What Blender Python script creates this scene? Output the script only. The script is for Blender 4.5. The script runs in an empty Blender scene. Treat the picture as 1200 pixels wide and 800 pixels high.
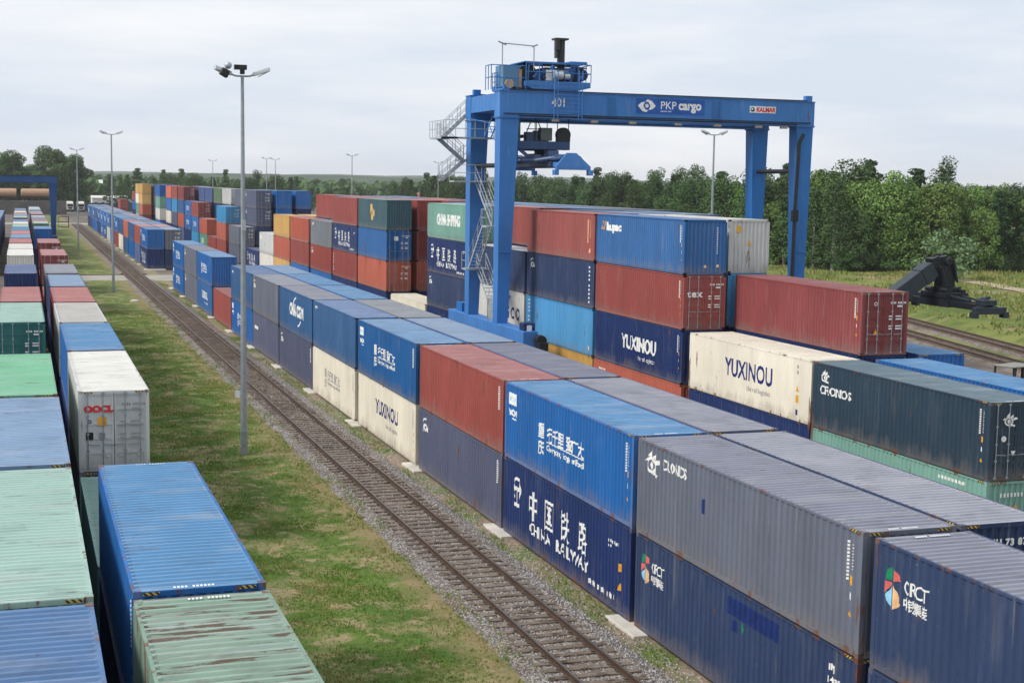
import bpy, bmesh, math, random
from mathutils import Vector, Matrix, noise
random.seed(7)
R = random.Random(11)
rad = math.radians
scene = bpy.context.scene
col = scene.collection
# ------------------------------------------------------------------ camera
CAM = Vector((-17.3847, -38.886, 13.4354)); PIT = 0.109496; YAW = 0.330566; ROL = 0.0161123
fw = Vector((math.sin(YAW)*math.cos(PIT), math.cos(YAW)*math.cos(PIT), -math.sin(PIT)))
r0 = Vector((math.cos(YAW), -math.sin(YAW), 0)); u0 = r0.cross(fw)
rt = r0*math.cos(ROL)+u0*math.sin(ROL); up = -r0*math.sin(ROL)+u0*math.cos(ROL)
cam = bpy.data.cameras.new('camera'); co = bpy.data.objects.new('camera', cam); col.objects.link(co)
M = Matrix((rt, up, -fw)).transposed().to_4x4(); M.translation = CAM
co.matrix_world = M
cam.sensor_width = 36; cam.lens = 1678.26/1200*36; cam.clip_start = .5; cam.clip_end = 20000
scene.camera = co
# ------------------------------------------------------------------ world: pale, thinly overcast daylight
SUN_EL, SUN_AZ = 43, 265          # compass bearing of the sun seen from the yard (0 = +Y, clockwise)
w = bpy.data.worlds.new('World'); scene.world = w; w.use_nodes = True
nt = w.node_tree; nt.nodes.clear(); N = nt.nodes.new; K = nt.links.new
sky = N('ShaderNodeTexSky'); sky.sky_type = 'NISHITA'; sky.sun_disc = False
sky.sun_elevation = rad(SUN_EL); sky.sun_rotation = rad(SUN_AZ); sky.dust_density = 3; sky.air_density = 1
tc = N('ShaderNodeTexCoord'); mp = N('ShaderNodeMapping'); mp.inputs['Scale'].default_value = (1, 1, 6)
K(tc.outputs['Generated'], mp.inputs['Vector'])
n1 = N('ShaderNodeTexNoise'); n1.inputs['Scale'].default_value = 2.6; n1.inputs['Detail'].default_value = 8; n1.inputs['Roughness'].default_value = .55
K(mp.outputs['Vector'], n1.inputs['Vector'])
cr = N('ShaderNodeValToRGB'); cr.color_ramp.elements[0].position = .38; cr.color_ramp.elements[1].position = .66
cr.color_ramp.elements[0].color = (6.7, 7.45, 8.5, 1); cr.color_ramp.elements[1].color = (9.3, 9.35, 9.5, 1)
K(n1.outputs['Fac'], cr.inputs['Fac'])
mx = N('ShaderNodeMix'); mx.data_type = 'RGBA'; mx.inputs[0].default_value = .93
K(sky.outputs[0], mx.inputs[6]); K(cr.outputs[0], mx.inputs[7])
bg = N('ShaderNodeBackground'); bg.inputs['Strength'].default_value = .112
K(mx.outputs[2], bg.inputs['Color']); wo = N('ShaderNodeOutputWorld'); K(bg.outputs[0], wo.inputs['Surface'])
sl = bpy.data.lights.new('sun', 'SUN'); sl.energy = 3.3; sl.angle = rad(16); sl.color = (1, .96, .9)
so = bpy.data.objects.new('sun', sl); col.objects.link(so)
sd = Vector((math.sin(rad(SUN_AZ))*math.cos(rad(SUN_EL)), math.cos(rad(SUN_AZ))*math.cos(rad(SUN_EL)), math.sin(rad(SUN_EL))))
so.rotation_euler = sd.to_track_quat('Z', 'Y').to_euler()
scene.view_settings.view_transform = 'Standard'; scene.view_settings.look = 'None'
scene.view_settings.exposure = 0; scene.view_settings.gamma = 1

# ------------------------------------------------------------------ helpers
def lin(r, g, b): return tuple((c/255/12.92 if c/255 <= .04045 else ((c/255+.055)/1.055)**2.4) for c in (r, g, b))+(1,)
def tag(o, label=None, cat=None, group=None, kind=None):
    if label: o['label'] = label
    if cat: o['category'] = cat
    if group: o['group'] = group
    if kind: o['kind'] = kind
    return o
def empty(name, loc=(0, 0, 0), rz=0, parent=None):
    o = bpy.data.objects.new(name, None); col.objects.link(o); o.location = loc; o.rotation_euler.z = rz
    o.empty_display_size = .2
    if parent: o.parent = parent
    return o
def mesh(name, v, f, m=None, smooth=False):
    me = bpy.data.meshes.new(name); me.from_pydata(v, [], f); me.update()
    if m: me.materials.append(m)
    if smooth: me.polygons.foreach_set('use_smooth', [True]*len(me.polygons))
    return me
def obj(name, me, parent=None, loc=(0, 0, 0), m=None, rz=0):
    o = bpy.data.objects.new(name, me); col.objects.link(o); o.location = loc
    if rz: o.rotation_euler.z = rz
    if parent: o.parent = parent
    if m is not None:
        if not me.materials: me.materials.append(m)
        o.material_slots[0].link = 'OBJECT'; o.material_slots[0].material = m
    return o
class MB:
    """collects boxes, bars, tubes and prisms into one mesh"""
    def __init__(s): s.v = []; s.f = []
    def quad(s, *p):
        n = len(s.v); s.v += [tuple(q) for q in p]; s.f.append(tuple(range(n, n+len(p))))
        return s
    def box(s, x0, x1, y0, y1, z0, z1):
        n = len(s.v)
        s.v += [(x, y, z) for z in (z0, z1) for x, y in ((x0, y0), (x1, y0), (x1, y1), (x0, y1))]
        s.f += [tuple(n+i for i in q) for q in ((3, 2, 1, 0), (4, 5, 6, 7), (0, 1, 5, 4), (1, 2, 6, 5), (2, 3, 7, 6), (3, 0, 4, 7))]
        return s
    def hexa(s, lo, hi):
        n = len(s.v); s.v += [tuple(p) for p in lo]+[tuple(p) for p in hi]; k = len(lo)
        s.f.append(tuple(n+k-1-i for i in range(k))); s.f.append(tuple(n+k+i for i in range(k)))
        s.f += [(n+i, n+(i+1) % k, n+k+(i+1) % k, n+k+i) for i in range(k)]
        return s
    def tube(s, a, b, r, r2=None, k=6, cap=True):
        a = Vector(a); b = Vector(b); d = (b-a)
        if d.length < 1e-6: return s
        d.normalize(); q = d.orthogonal().normalized(); p = d.cross(q); r2 = r if r2 is None else r2
        ri = [q*math.cos(2*math.pi*i/k)+p*math.sin(2*math.pi*i/k) for i in range(k)]
        n = len(s.v); s.v += [tuple(a+c*r) for c in ri]+[tuple(b+c*r2) for c in ri]
        s.f += [(n+i, n+(i+1) % k, n+k+(i+1) % k, n+k+i) for i in range(k)]
        if cap: s.f += [tuple(n+k-1-i for i in range(k)), tuple(n+k+i for i in range(k))]
        return s
    def bar(s, a, b, wd, ht, upv=(0, 0, 1)):
        a = Vector(a); b = Vector(b); d = (b-a).normalized(); u = Vector(upv)
        if abs(d.dot(u)) > .98: u = Vector((0, 1, 0))
        sx = d.cross(u).normalized()*wd/2; uz = sx.cross(d).normalized()*ht/2
        return s.hexa([a-sx-uz, a+sx-uz, a+sx+uz, a-sx+uz], [b-sx-uz, b+sx-uz, b+sx+uz, b-sx+uz])
    def path(s, pts, r, k=6):
        for a, b in zip(pts, pts[1:]): s.tube(a, b, r, k=k)
        return s
    def blob(s, c, r, sx=1, sy=1, sz=1, seg=8, rings=5, jit=0):
        n = len(s.v); c = Vector(c)
        s.v.append(tuple(c+Vector((0, 0, -r*sz))))
        for j in range(1, rings):
            t = math.pi*j/rings
            for i in range(seg):
                a = 2*math.pi*i/seg; q = 1+R.uniform(-jit, jit)
                s.v.append(tuple(c+Vector((r*sx*math.sin(t)*math.cos(a), r*sy*math.sin(t)*math.sin(a), -r*sz*math.cos(t)))*q))
        s.v.append(tuple(c+Vector((0, 0, r*sz)))); t = len(s.v)-1
        for i in range(seg): s.f.append((n, n+1+(i+1) % seg, n+1+i)); s.f.append((t, t-seg+i, t-seg+(i+1) % seg))
        for j in range(rings-2):
            b = n+1+j*seg
            s.f += [(b+i, b+(i+1) % seg, b+seg+(i+1) % seg, b+seg+i) for i in range(seg)]
        return s
    def me(s, name, m=None, smooth=False): return mesh(name, s.v, s.f, m, smooth)
    def build(s, name, m=None, parent=None, loc=(0, 0, 0), rz=0, smooth=False, bevel=0):
        me = s.me(name, m, smooth)
        if bevel:
            bm = bmesh.new(); bm.from_mesh(me)
            bmesh.ops.bevel(bm, geom=[e for e in bm.edges if e.is_manifold and e.calc_face_angle(0) > .6], offset=bevel, segments=1, affect='EDGES', clamp_overlap=True)
            bm.to_mesh(me); bm.free()
        o = bpy.data.objects.new(name, me); col.objects.link(o); o.location = loc; o.rotation_euler.z = rz
        if parent: o.parent = parent
        return o

# ------------------------------------------------------------------ materials
MATS = {}
def newmat(name):
    m = bpy.data.materials.new(name); m.use_nodes = True; nt = m.node_tree
    return m, nt, nt.nodes['Principled BSDF'], nt.nodes.new, nt.links.new
def mixc(nt, fac, a, b, mode='MIX'):
    n = nt.nodes.new('ShaderNodeMix'); n.data_type = 'RGBA'; n.blend_type = mode
    for i, x in ((0, fac), (6, a), (7, b)):
        if hasattr(x, 'links'): nt.links.new(x, n.inputs[i])
        else: n.inputs[i].default_value = x
    return n.outputs[2]
def ramp(nt, x, lo, hi, a=0, b=1):
    n = nt.nodes.new('ShaderNodeMapRange'); n.inputs[1].default_value = lo; n.inputs[2].default_value = hi
    n.inputs[3].default_value = a; n.inputs[4].default_value = b; nt.links.new(x, n.inputs[0]); return n.outputs[0]
def noi(nt, scale, vec, stretch=(1, 1, 1), detail=5, rough=.55, off=(0, 0, 0)):
    mp = nt.nodes.new('ShaderNodeMapping'); mp.inputs['Scale'].default_value = stretch; mp.inputs['Location'].default_value = off
    nt.links.new(vec, mp.inputs['Vector'])
    n = nt.nodes.new('ShaderNodeTexNoise'); n.inputs['Scale'].default_value = scale; n.inputs['Detail'].default_value = detail
    n.inputs['Roughness'].default_value = rough; nt.links.new(mp.outputs[0], n.inputs['Vector']); return n.outputs['Fac']
def math2(nt, op, a, b):
    n = nt.nodes.new('ShaderNodeMath'); n.operation = op
    for i, x in ((0, a), (1, b)):
        if hasattr(x, 'links'): nt.links.new(x, n.inputs[i])
        else: n.inputs[i].default_value = x
    return n.outputs[0]
def paint(c, roof=False, rust=.3, rough=.45, fade_sheen=None):
    key = (c, roof, rust, rough, fade_sheen)
    if key in MATS: return MATS[key]
    m, nt, P, N, K = newmat('paint_%s%s' % ('roof_' if roof else '', '_'.join(map(str, c))))
    g = N('ShaderNodeNewGeometry').outputs['Position']
    oi = N('ShaderNodeObjectInfo').outputs['Random']
    base = lin(*c)
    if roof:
        f = .2 if fade_sheen is None else fade_sheen
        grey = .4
        base = tuple(b*(1-f)+grey*f*(1+.06*(i == 2)) for i, b in enumerate(base[:3]))+(1,)  # paler roof tone: paint fading and sky reflection both put into the colour
    n1 = noi(nt, .55, g, (1, 1, .35)); n2 = noi(nt, 3.2, g, (1, 1, .12), 6, .6)
    dark = tuple(b*.62+.003 for b in base[:3])+(1,); lite = tuple(min(1, b*1.14+.006) for b in base[:3])+(1,)
    cc = mixc(nt, ramp(nt, n1, .3, .72), dark if not roof else tuple(b*.8 for b in base[:3])+(1,), lite)
    cc = mixc(nt, .45, base, cc)
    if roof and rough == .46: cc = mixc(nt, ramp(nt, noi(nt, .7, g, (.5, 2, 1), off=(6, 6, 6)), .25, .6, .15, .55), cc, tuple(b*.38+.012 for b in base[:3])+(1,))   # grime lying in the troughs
    if roof:   # streaks of dirt lie across the roof in the troughs of the corrugation
        st = noi(nt, 1.5, g, (.5, 3.2, 1), 6, .62)
        cc = mixc(nt, ramp(nt, st, .55, .78, 0, .55), cc, (.10, .085, .075, 1))
        st2 = noi(nt, .8, g, (.35, 1.6, 1), 4, .6, (7, 3, 0))
        cc = mixc(nt, ramp(nt, st2, .5, .8, 0, .45), cc, (.42, .42, .43, 1))
    else:
        cc = mixc(nt, ramp(nt, n2, .5, .82, 0, .30), cc, tuple(b*.45+.015 for b in base[:3])+(1,))
        n6 = noi(nt, 1.1, g, (1.2, 1.2, .3), 5, .7, (5, 0, 9))
        cc = mixc(nt, ramp(nt, n6, .55, .85, 0, .12), cc, (.45, .43, .40, 1))
    if not roof:
        n9 = noi(nt, 5, g, (1, 1, .05), 4, .7, (3, 8, 1)); cc = mixc(nt, ramp(nt, n9, .60, .74, 0, .22), cc, (.42, .41, .40, 1))
        n10 = noi(nt, 1.6, g, (1, 1, 1.3), 9, .78, (13, 2, 6)); cc = mixc(nt, ramp(nt, n10, .62, .67, 0, .5), cc, tuple(x*.5+.02 for x in base[:3])+(1,))
        n11 = noi(nt, 7, g, (1, 1, .8), 6, .8, (1, 22, 6)); cc = mixc(nt, ramp(nt, n11, .665, .70, 0, .65), cc, (.5, .48, .46, 1))
    if not roof:   # fresher repaint patches and a dusty lower edge of each wall, in the box's own height
        ob = N('ShaderNodeTexCoord').outputs['Object']; sz = N('ShaderNodeSeparateXYZ'); K(ob, sz.inputs[0])
        e = math2(nt, 'ADD', sz.outputs[2], ramp(nt, noi(nt, 1.7, g, (1, 1, .3), 5, .7), .3, .7, -.35, .35))
        cc = mixc(nt, ramp(nt, e, .05, .55, .42, 0), cc, (.20, .17, .145, 1))
    else:
        pu = noi(nt, .9, g, (1, 1, 1), 4, .5, (41, 3, 0)); cc = mixc(nt, ramp(nt, pu, .60, .63, 0, .28), cc, tuple(b*.5+.02 for b in base[:3])+(1,))
        sp = noi(nt, 9, g, (1, 1, 1), 3, .6, (4, 33, 0)); cc = mixc(nt, ramp(nt, sp, .70, .74, 0, .7), cc, (.12, .07, .05, 1))
    # rust
    n3 = noi(nt, 2.1, g, (.28, 4.2, 1) if roof else (1, 1, .22), 8, .68, (31, 4, 2))
    th = .69-.14*rust
    cc = mixc(nt, ramp(nt, n3, th, th+.04, 0, .85), cc, (.105, .048, .028, 1) if roof else (.15, .06, .03, 1))
    if not roof:
        n12 = noi(nt, 2.6, g, (1, 1, .07), 5, .6, (17, 5, 0)); cc = mixc(nt, ramp(nt, n12, .66, .74, 0, .3+.3*rust), cc, (.13, .065, .04, 1))
    if roof and rust > .5:
        n7 = noi(nt, .42, g, (.8, 2.4, 1), 7, .66, (2, 11, 5)); cc = mixc(nt, ramp(nt, n7, .57, .66, 0, .7), cc, (.17, .12, .10, 1))
        n8 = noi(nt, 3.5, g, (.25, 5, 1), 6, .7, (9, 1, 5)); cc = mixc(nt, ramp(nt, n8, .58, .66, 0, .6), cc, (.20, .10, .06, 1))
    hsv = N('ShaderNodeHueSaturation'); K(cc, hsv.inputs['Color'])
    K(ramp(nt, oi, 0, 1, .9, 1.1), hsv.inputs['Value']); K(ramp(nt, oi, 0, 1, 1.0, .9), hsv.inputs['Saturation'])
    K(hsv.outputs[0], P.inputs['Base Color'])
    K(ramp(nt, n2, .3, .8, rough-.06, rough+.22), P.inputs['Roughness'])
    P.inputs['Specular IOR Level'].default_value = .28 if not roof else .4
    bp = N('ShaderNodeBump'); bp.inputs['Strength'].default_value = .4; bp.inputs['Distance'].default_value = .035
    K(noi(nt, 2.4, g, (1, 1, 1), 3), bp.inputs['Height']); K(bp.outputs[0], P.inputs['Normal'])
    MATS[key] = m; return m
def flat(name, c, rough=.6, metal=0, var=.25, scale=3, spec=.4):
    if name in MATS: return MATS[name]
    m, nt, P, N, K = newmat(name)
    g = N('ShaderNodeNewGeometry').outputs['Position']; b = c if len(c) == 4 else lin(*c)
    n = noi(nt, scale, g); cc = mixc(nt, ramp(nt, n, .3, .7), tuple(x*(1-var) for x in b[:3])+(1,), tuple(min(1, x*(1+var*.6)) for x in b[:3])+(1,))
    K(cc, P.inputs['Base Color']); P.inputs['Roughness'].default_value = rough; P.inputs['Metallic'].default_value = metal
    P.inputs['Specular IOR Level'].default_value = spec
    MATS[name] = m; return m
def glass(name='glass'):
    m = flat(name, (25, 32, 36), .08, 0, .1, 1, .6); return m
WHITE = flat('white_lettering', (232, 232, 228), .6, var=.18, scale=5)
GALV = flat('galvanised_steel', (154, 161, 166), .45, .5, .15)
GALVL = flat('galvanised_railing', (176, 182, 186), .5, .3, .1)
DARK = flat('dark_steel', (38, 40, 44), .55, .2, .3)
RUBBER = flat('rubber', (22, 22, 23), .85)
CONC = flat('concrete', (196, 190, 180), .9, var=.2, scale=1.2)
RUSTY = flat('rusty_casting', (84, 72, 64), .8, var=.5, scale=6)
CRB = paint((26, 112, 186), rust=0.25, rough=.45)
def hazard():
    if 'hz' in MATS: return MATS['hz']
    m, nt, P, N, K = newmat('hazard_stripes'); tc = N('ShaderNodeTexCoord').outputs['Object']
    wv = N('ShaderNodeTexWave'); wv.bands_direction = 'DIAGONAL'; wv.inputs['Scale'].default_value = 5.5; K(tc, wv.inputs['Vector'])
    K(mixc(nt, ramp(nt, wv.outputs['Fac'], .45, .55), (.02, .02, .02, 1), (.55, .36, .04, 1)), P.inputs['Base Color']); P.inputs['Roughness'].default_value = .6
    MATS['hz'] = m; return m
HZ = hazard()

def ground_mat(name, cols, scales, bump=.3, bscale=20, rough=.95, bdist=.05):
    """cols: list of (rgb lin, noise scale, stretch, lo, hi, amount) mixed on top of the first"""
    m, nt, P, N, K = newmat(name); g = N('ShaderNodeNewGeometry').outputs['Position']; cc = None
    for i, (c, sc, lo, hi, am) in enumerate(cols):
        c = lin(*c)
        if cc is None: cc = mixc(nt, ramp(nt, noi(nt, sc, g), .3, .7), tuple(x*.7 for x in c[:3])+(1,), c)
        else: cc = mixc(nt, ramp(nt, noi(nt, sc, g, off=(i*13.1, i*7.7, 0), detail=7, rough=.62), lo, hi, 0, am), cc, c)
    K(cc, P.inputs['Base Color']); P.inputs['Roughness'].default_value = rough; P.inputs['Specular IOR Level'].default_value = .15
    bp = N('ShaderNodeBump'); bp.inputs['Strength'].default_value = bump; bp.inputs['Distance'].default_value = bdist
    K(noi(nt, bscale, g, detail=4, rough=.7), bp.inputs['Height']); K(bp.outputs[0], P.inputs['Normal'])
    return m
SOIL = 0
G_GRASS = ground_mat('turf', [((80, 114, 44), .9, 0, 0, 0), ((110, 132, 60), .35, .45, .62, .7), ((158, 146, 106), .45, .48, .60, .75), ((176, 152, 124), 1.1, .53, .62, .8), ((62, 84, 34), 6, .5, .7, .6)], 0, .6, 14)
def verge(m):
    nt = m.node_tree; P = nt.nodes['Principled BSDF']; g = nt.nodes.new('ShaderNodeNewGeometry').outputs['Position']
    prev = P.inputs['Base Color'].links[0].from_socket; sx = nt.nodes.new('ShaderNodeSeparateXYZ'); nt.links.new(g, sx.inputs[0])
    e = math2(nt, 'ADD', sx.outputs[0], ramp(nt, noi(nt, .6, g, detail=6), .3, .7, -.7, .7))
    cc = mixc(nt, ramp(nt, e, -6.3, -5.0, 0, .65), prev, lin(150, 126, 96))     # trampled dry soil along the ballast
    cc = mixc(nt, ramp(nt, noi(nt, 26, g, detail=3, rough=.8), .42, .62, 0, .5), cc, lin(52, 62, 30))
    cc = mixc(nt, ramp(nt, noi(nt, 34, g, detail=2, off=(4, 4, 0)), .60, .72, 0, .55), cc, lin(182, 172, 120))
    nt.links.new(cc, P.inputs['Base Color'])
verge(G_GRASS)
G_FIELD = ground_mat('field', [((96, 112, 60), .05, 0, 0, 0), ((124, 126, 78), .02, .4, .6, .8), ((70, 92, 44), .11, .45, .65, .8)], 0, .3, 2)
G_BANK = ground_mat('bank', [((92, 112, 52), .12, 0, 0, 0), ((128, 132, 74), .07, .42, .6, .8), ((160, 138, 116), .09, .53, .63, .85), ((64, 88, 38), .4, .5, .68, .8), ((112, 96, 60), 1.4, .55, .7, .6)], 0, .6, 3, bdist=.3)
G_ASPH = ground_mat('asphalt', [((92, 90, 88), .3, 0, 0, 0), ((118, 112, 104), .12, .45, .65, .7), ((58, 56, 55), 2, .55, .75, .5)], 0, .3, 30)
G_YARD = ground_mat('yard_paving', [((104, 98, 92), .3, 0, 0, 0), ((130, 120, 108), .15, .45, .65, .7), ((70, 64, 60), 1.2, .55, .75, .6)], 0, .3, 30)
G_ROAD = ground_mat('concrete_road', [((168, 164, 154), .25, 0, 0, 0), ((150, 142, 130), .8, .5, .7, .6)], 0, .2, 20)
G_DIRT = ground_mat('sandy_track', [((176, 160, 140), .2, 0, 0, 0), ((140, 128, 100), .6, .5, .7, .6)], 0, .3, 8)
def ballast_mat(name, lo, hi, brown):
    m, nt, P, N, K = newmat(name); g = N('ShaderNodeNewGeometry').outputs['Position']
    vo = N('ShaderNodeTexVoronoi'); vo.inputs['Scale'].default_value = 15; K(g, vo.inputs['Vector'])
    s = N('ShaderNodeSeparateColor'); K(vo.outputs['Color'], s.inputs[0])
    cc = mixc(nt, s.outputs[0], lin(*lo), lin(*hi))
    cc = mixc(nt, ramp(nt, vo.outputs['Distance'], .35, .75, 0, .75), cc, (.05, .045, .04, 1))
    cc = mixc(nt, ramp(nt, noi(nt, .9, g), .4, .65, 0, .75), cc, lin(*brown), 'MULTIPLY')
    cc = mixc(nt, ramp(nt, noi(nt, .5, g, off=(3, 9, 0)), .56, .7, 0, .4), cc, lin(128, 112, 84))
    K(cc, P.inputs['Base Color']); P.inputs['Roughness'].default_value = .95
    bp = N('ShaderNodeBump'); bp.inputs['Strength'].default_value = .9; bp.inputs['Distance'].default_value = .04; bp.invert = True
    K(vo.outputs['Distance'], bp.inputs['Height']); K(bp.outputs[0], P.inputs['Normal']); return m
BALL = ballast_mat('ballast', (100, 94, 90), (180, 172, 164), (196, 172, 150))
BALLD = ballast_mat('ballast_dirty', (92, 82, 74), (168, 156, 146), (200, 180, 160))
SLEEP = ground_mat('sleeper_concrete', [((124, 110, 98), 1.2, 0, 0, 0), ((140, 128, 116), .8, .45, .65, .7), ((62, 48, 38), 2.5, .5, .66, .8)], 0, .4, 30)
RAILM = flat('rusty_rail', (84, 66, 54), .6, .3, .3, 2)
RAILT = flat('rail_head', (120, 110, 102), .35, .6, .2, 2)

# ------------------------------------------------------------------ ground
def sheet(name, pts, z, m, kind='structure'):
    o = obj(name, mesh(name, [(x, y, z) for x, y in pts], [tuple(range(len(pts)))], m)); tag(o, kind=kind); return o
def grid(name, x0, x1, y0, y1, nx, ny, fz, m, kind='structure', skew=0):
    v = [(x0+(x1-x0)*i/nx+skew*(y0+(y1-y0)*j/ny), y0+(y1-y0)*j/ny, 0) for j in range(ny+1) for i in range(nx+1)]
    v = [(x, y, fz(x, y)) for x, y, _ in v]
    f = [(j*(nx+1)+i, j*(nx+1)+i+1, (j+1)*(nx+1)+i+1, (j+1)*(nx+1)+i) for j in range(ny) for i in range(nx)]
    o = obj(name, mesh(name, v, f, m, True)); tag(o, kind=kind); return o
sheet('ground', [(-7000, -3000), (7000, -3000), (7000, 9000), (-7000, 9000)], -.03, G_FIELD)
sheet('yard_paving', [(-60, -70), (52, -70), (56, 60), (92, 190), (150, 430), (150, 700), (-60, 700)], 0, G_YARD)
sheet('cross_road', [(-12.9, 154.2), (62, 154.2), (62, 166.4), (-12.9, 166.4)], .012, G_ROAD)
sheet('far_road', [(-40, 386), (70, 386), (70, 400), (-40, 400)], .012, G_ROAD)
sheet('truck_park', [(-45, 480), (60, 480), (60, 680), (-45, 680)], .012, G_ASPH)
def gz(x, y): return .10+.05*noise.noise(Vector((x*.35, y*.35, 0)))+.02*noise.noise(Vector((x*1.7, y*1.7, 4)))-(.09 if x < -12.6 or x > -4.5 else 0)
def strip_split(name, x0, x1, m, fz, nx, ysegs, step):
    for y0, y1 in ysegs: grid(name, x0, x1, y0, y1, nx, max(2, int((y1-y0)/step)), fz, m)
strip_split('grass_verge', -12.85, -4.42, G_GRASS, gz, 24, [(-50, 154.2), (166.4, 386), (400, 480)], .4)
def bz(x, y):
    t = abs(x+2.87); z = .195 if t < 1.55 else max(.012, .195-(t-1.55)*.28)
    return z+.012*noise.noise(Vector((x*5, y*5, 1)))
for y0, y1 in ((-50, 154.2), (166.4, 386)): grid('ballast_bed', -5.0, -.75, y0, y1, 26, int((y1-y0)/.5), bz, BALL)
def wz(x, y): return .045+.03*noise.noise(Vector((x*1.3, y*1.3, 8)))
G_WEED = ground_mat('weedy_gravel', [((150, 132, 112), 1.2, 0, 0, 0), ((86, 112, 44), .33, .47, .58, .85), ((180, 160, 146), 5, .52, .66, .8), ((90, 76, 60), 7, .55, .7, .7)], 0, .7, 18)
grid('gravel_margin', -1.15, 0.9, -50, 154.2, 6, 500, wz, G_WEED)
grid('gravel_margin', -1.15, 0.9, 166.4, 386, 6, 300, wz, G_WEED)
# right-hand side: grass bank, tracks and the sandy path, all running 13.5 degrees off the yard
SK = .24
def bank(x, y):
    t = x-SK*y
    z = .03+.12*noise.noise(Vector((x*.1, y*.1, 2)))
    if t > 49.5: z += min(.9, (t-49.5)*.4)
    return z+.1*noise.noise(Vector((x*.6, y*.6, 2)))*(t > 49)
grid('grass_bank', 41.2, 420, -120, 700, 190, 240, bank, G_BANK, skew=SK)
def path_z(x, y): return bank(x, y)+.09
grid('sandy_path', 74.5, 78.0, -120, 400, 6, 240, path_z, G_DIRT, skew=SK)
# ------------------------------------------------------------------ railway track
def rail_me(y0, y1, name='rail'):
    prof = [(-.07, 0), (-.07, .015), (-.012, .03), (-.012, .11), (-.036, .125), (-.036, .155), (.036, .155), (.036, .125), (.012, .11), (.012, .03), (.07, .015), (.07, 0)]
    b = MB(); b.hexa([(x, y0, z) for x, z in prof], [(x, y1, z) for x, z in prof])
    me = b.me(name, RAILM); me.materials.append(RAILT)
    for p in me.polygons:
        if p.normal.z > .9 and p.center.z > .15: p.material_index = 1
    return me
tr = tag(empty('railway_track', (-2.87, 0, .14)), 'straight railway track on dark sleepers between the grass strip and the container row', 'railway track')
rm = rail_me(-50, 386)
for s in (-1, 1): obj('rail', rm, tr, (s*.7525, 0, .10))
sm = MB().box(-1.3, 1.3, -.12, .12, -.06, .10).me('sleeper', SLEEP)
sp = .60
for i in range(100):
    o = obj('sleeper', sm, tr, (R.uniform(-.03, .03), -13+i*sp, R.uniform(-.01, .01))); o.rotation_euler.z = R.uniform(-.012, .012)
b = MB()
for i in list(range(-60, 0))+list(range(100, 665)): b.box(-1.3, 1.3, -13+i*sp-.125, -13+i*sp+.125, -.06, .10)
tag(b.build('sleeper', SLEEP, tr), kind='stuff')
b = MB()
for i in range(100):
    for s in (-1, 1):
        for q in (-1, 1): b.box(s*.7525+q*.1-.05, s*.7525+q*.1+.05, -13+i*sp-.06, -13+i*sp+.06, .10, .135)
tag(b.build('rail_clip', RUSTY, tr), kind='stuff')
def side_track(off, label):
    t = tag(empty('railway_track', (off, 0, bank(off, 0)+.12), -math.atan(SK)), label, 'railway track')
    for s in (-1, 1): obj('rail', rail_me(-60, 330), t, (s*.7525, 0, .10))
    b = MB()
    for i in range(500): b.box(-1.3, 1.3, -50+i*.65, -50+i*.65+.25, -.05, .09)
    tag(b.build('sleeper', SLEEP, t), kind='stuff')
    v = [(x, y, z) for y in (-60, 330) for x, z in ((-2.2, -.2), (-1.6, .04), (1.6, .04), (2.2, -.2))]
    obj('ballast', mesh('ballast', v, [(0, 1, 5, 4), (1, 2, 6, 5), (2, 3, 7, 6)], BALLD), t)
side_track(42.6, 'rusty siding track nearest the container yard on the right side')
side_track(47.6, 'dark siding track running along the foot of the grass bank')
# stones and grass tufts
b = MB(); RS = random.Random(3)
def stone(b, x, y, z, s):
    n = len(b.v); k = [RS.uniform(.6, 1.2) for _ in range(6)]
    for dx, dy, dz, q in ((1, 0, 0, k[0]), (-1, 0, 0, k[1]), (0, 1, 0, k[2]), (0, -1, 0, k[3]), (0, 0, .8, k[4]), (0, 0, -.6, k[5])): b.v.append((x+dx*s*q+RS.uniform(-.2, .2)*s, y+dy*s*q, z+dz*s*q))
    b.f += [(n+a, n+c, n+d) for a, c, d in ((0, 2, 4), (2, 1, 4), (1, 3, 4), (3, 0, 4), (2, 0, 5), (1, 2, 5), (3, 1, 5), (0, 3, 5))]
for i in range(30000):
    y = -14+80*RS.random()**1.5; x = RS.uniform(-4.75, -.85)
    stone(b, x, y, bz(x, y)+.012, RS.uniform(.018, .042))
STONE = newmat('loose_stone')
m, nt, P, N_, K_ = STONE; gi = N_('ShaderNodeNewGeometry'); K_(mixc(nt, gi.outputs['Random Per Island'], lin(104, 100, 98), lin(196, 192, 190)), P.inputs['Base Color']); P.inputs['Roughness'].default_value = .9
for i in range(9000):
    y = -14+90*RS.random()**1.4; x = RS.uniform(-1.3, .0); stone(b, x, y, wz(x, y)+.01, RS.uniform(.015, .04))
tag(b.build('ballast_stones', m), 'loose grey ballast stones around the railway sleepers', 'ballast', kind='stuff')
def grass_mat(name, a, c):
    m, nt, P, N, K = newmat(name); g = N('ShaderNodeNewGeometry')
    cc = mixc(nt, g.outputs['Random Per Island'], lin(*a), lin(*c))
    cc = mixc(nt, ramp(nt, noi(nt, .5, g.outputs['Position']), .5, .62, 0, .8), cc, lin(160, 150, 96))
    K(cc, P.inputs['Base Color']); P.inputs['Roughness'].default_value = .8; P.inputs['Specular IOR Level'].default_value = .1
    return m
GR = grass_mat('grass_blades', (88, 118, 46), (132, 150, 74))
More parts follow.
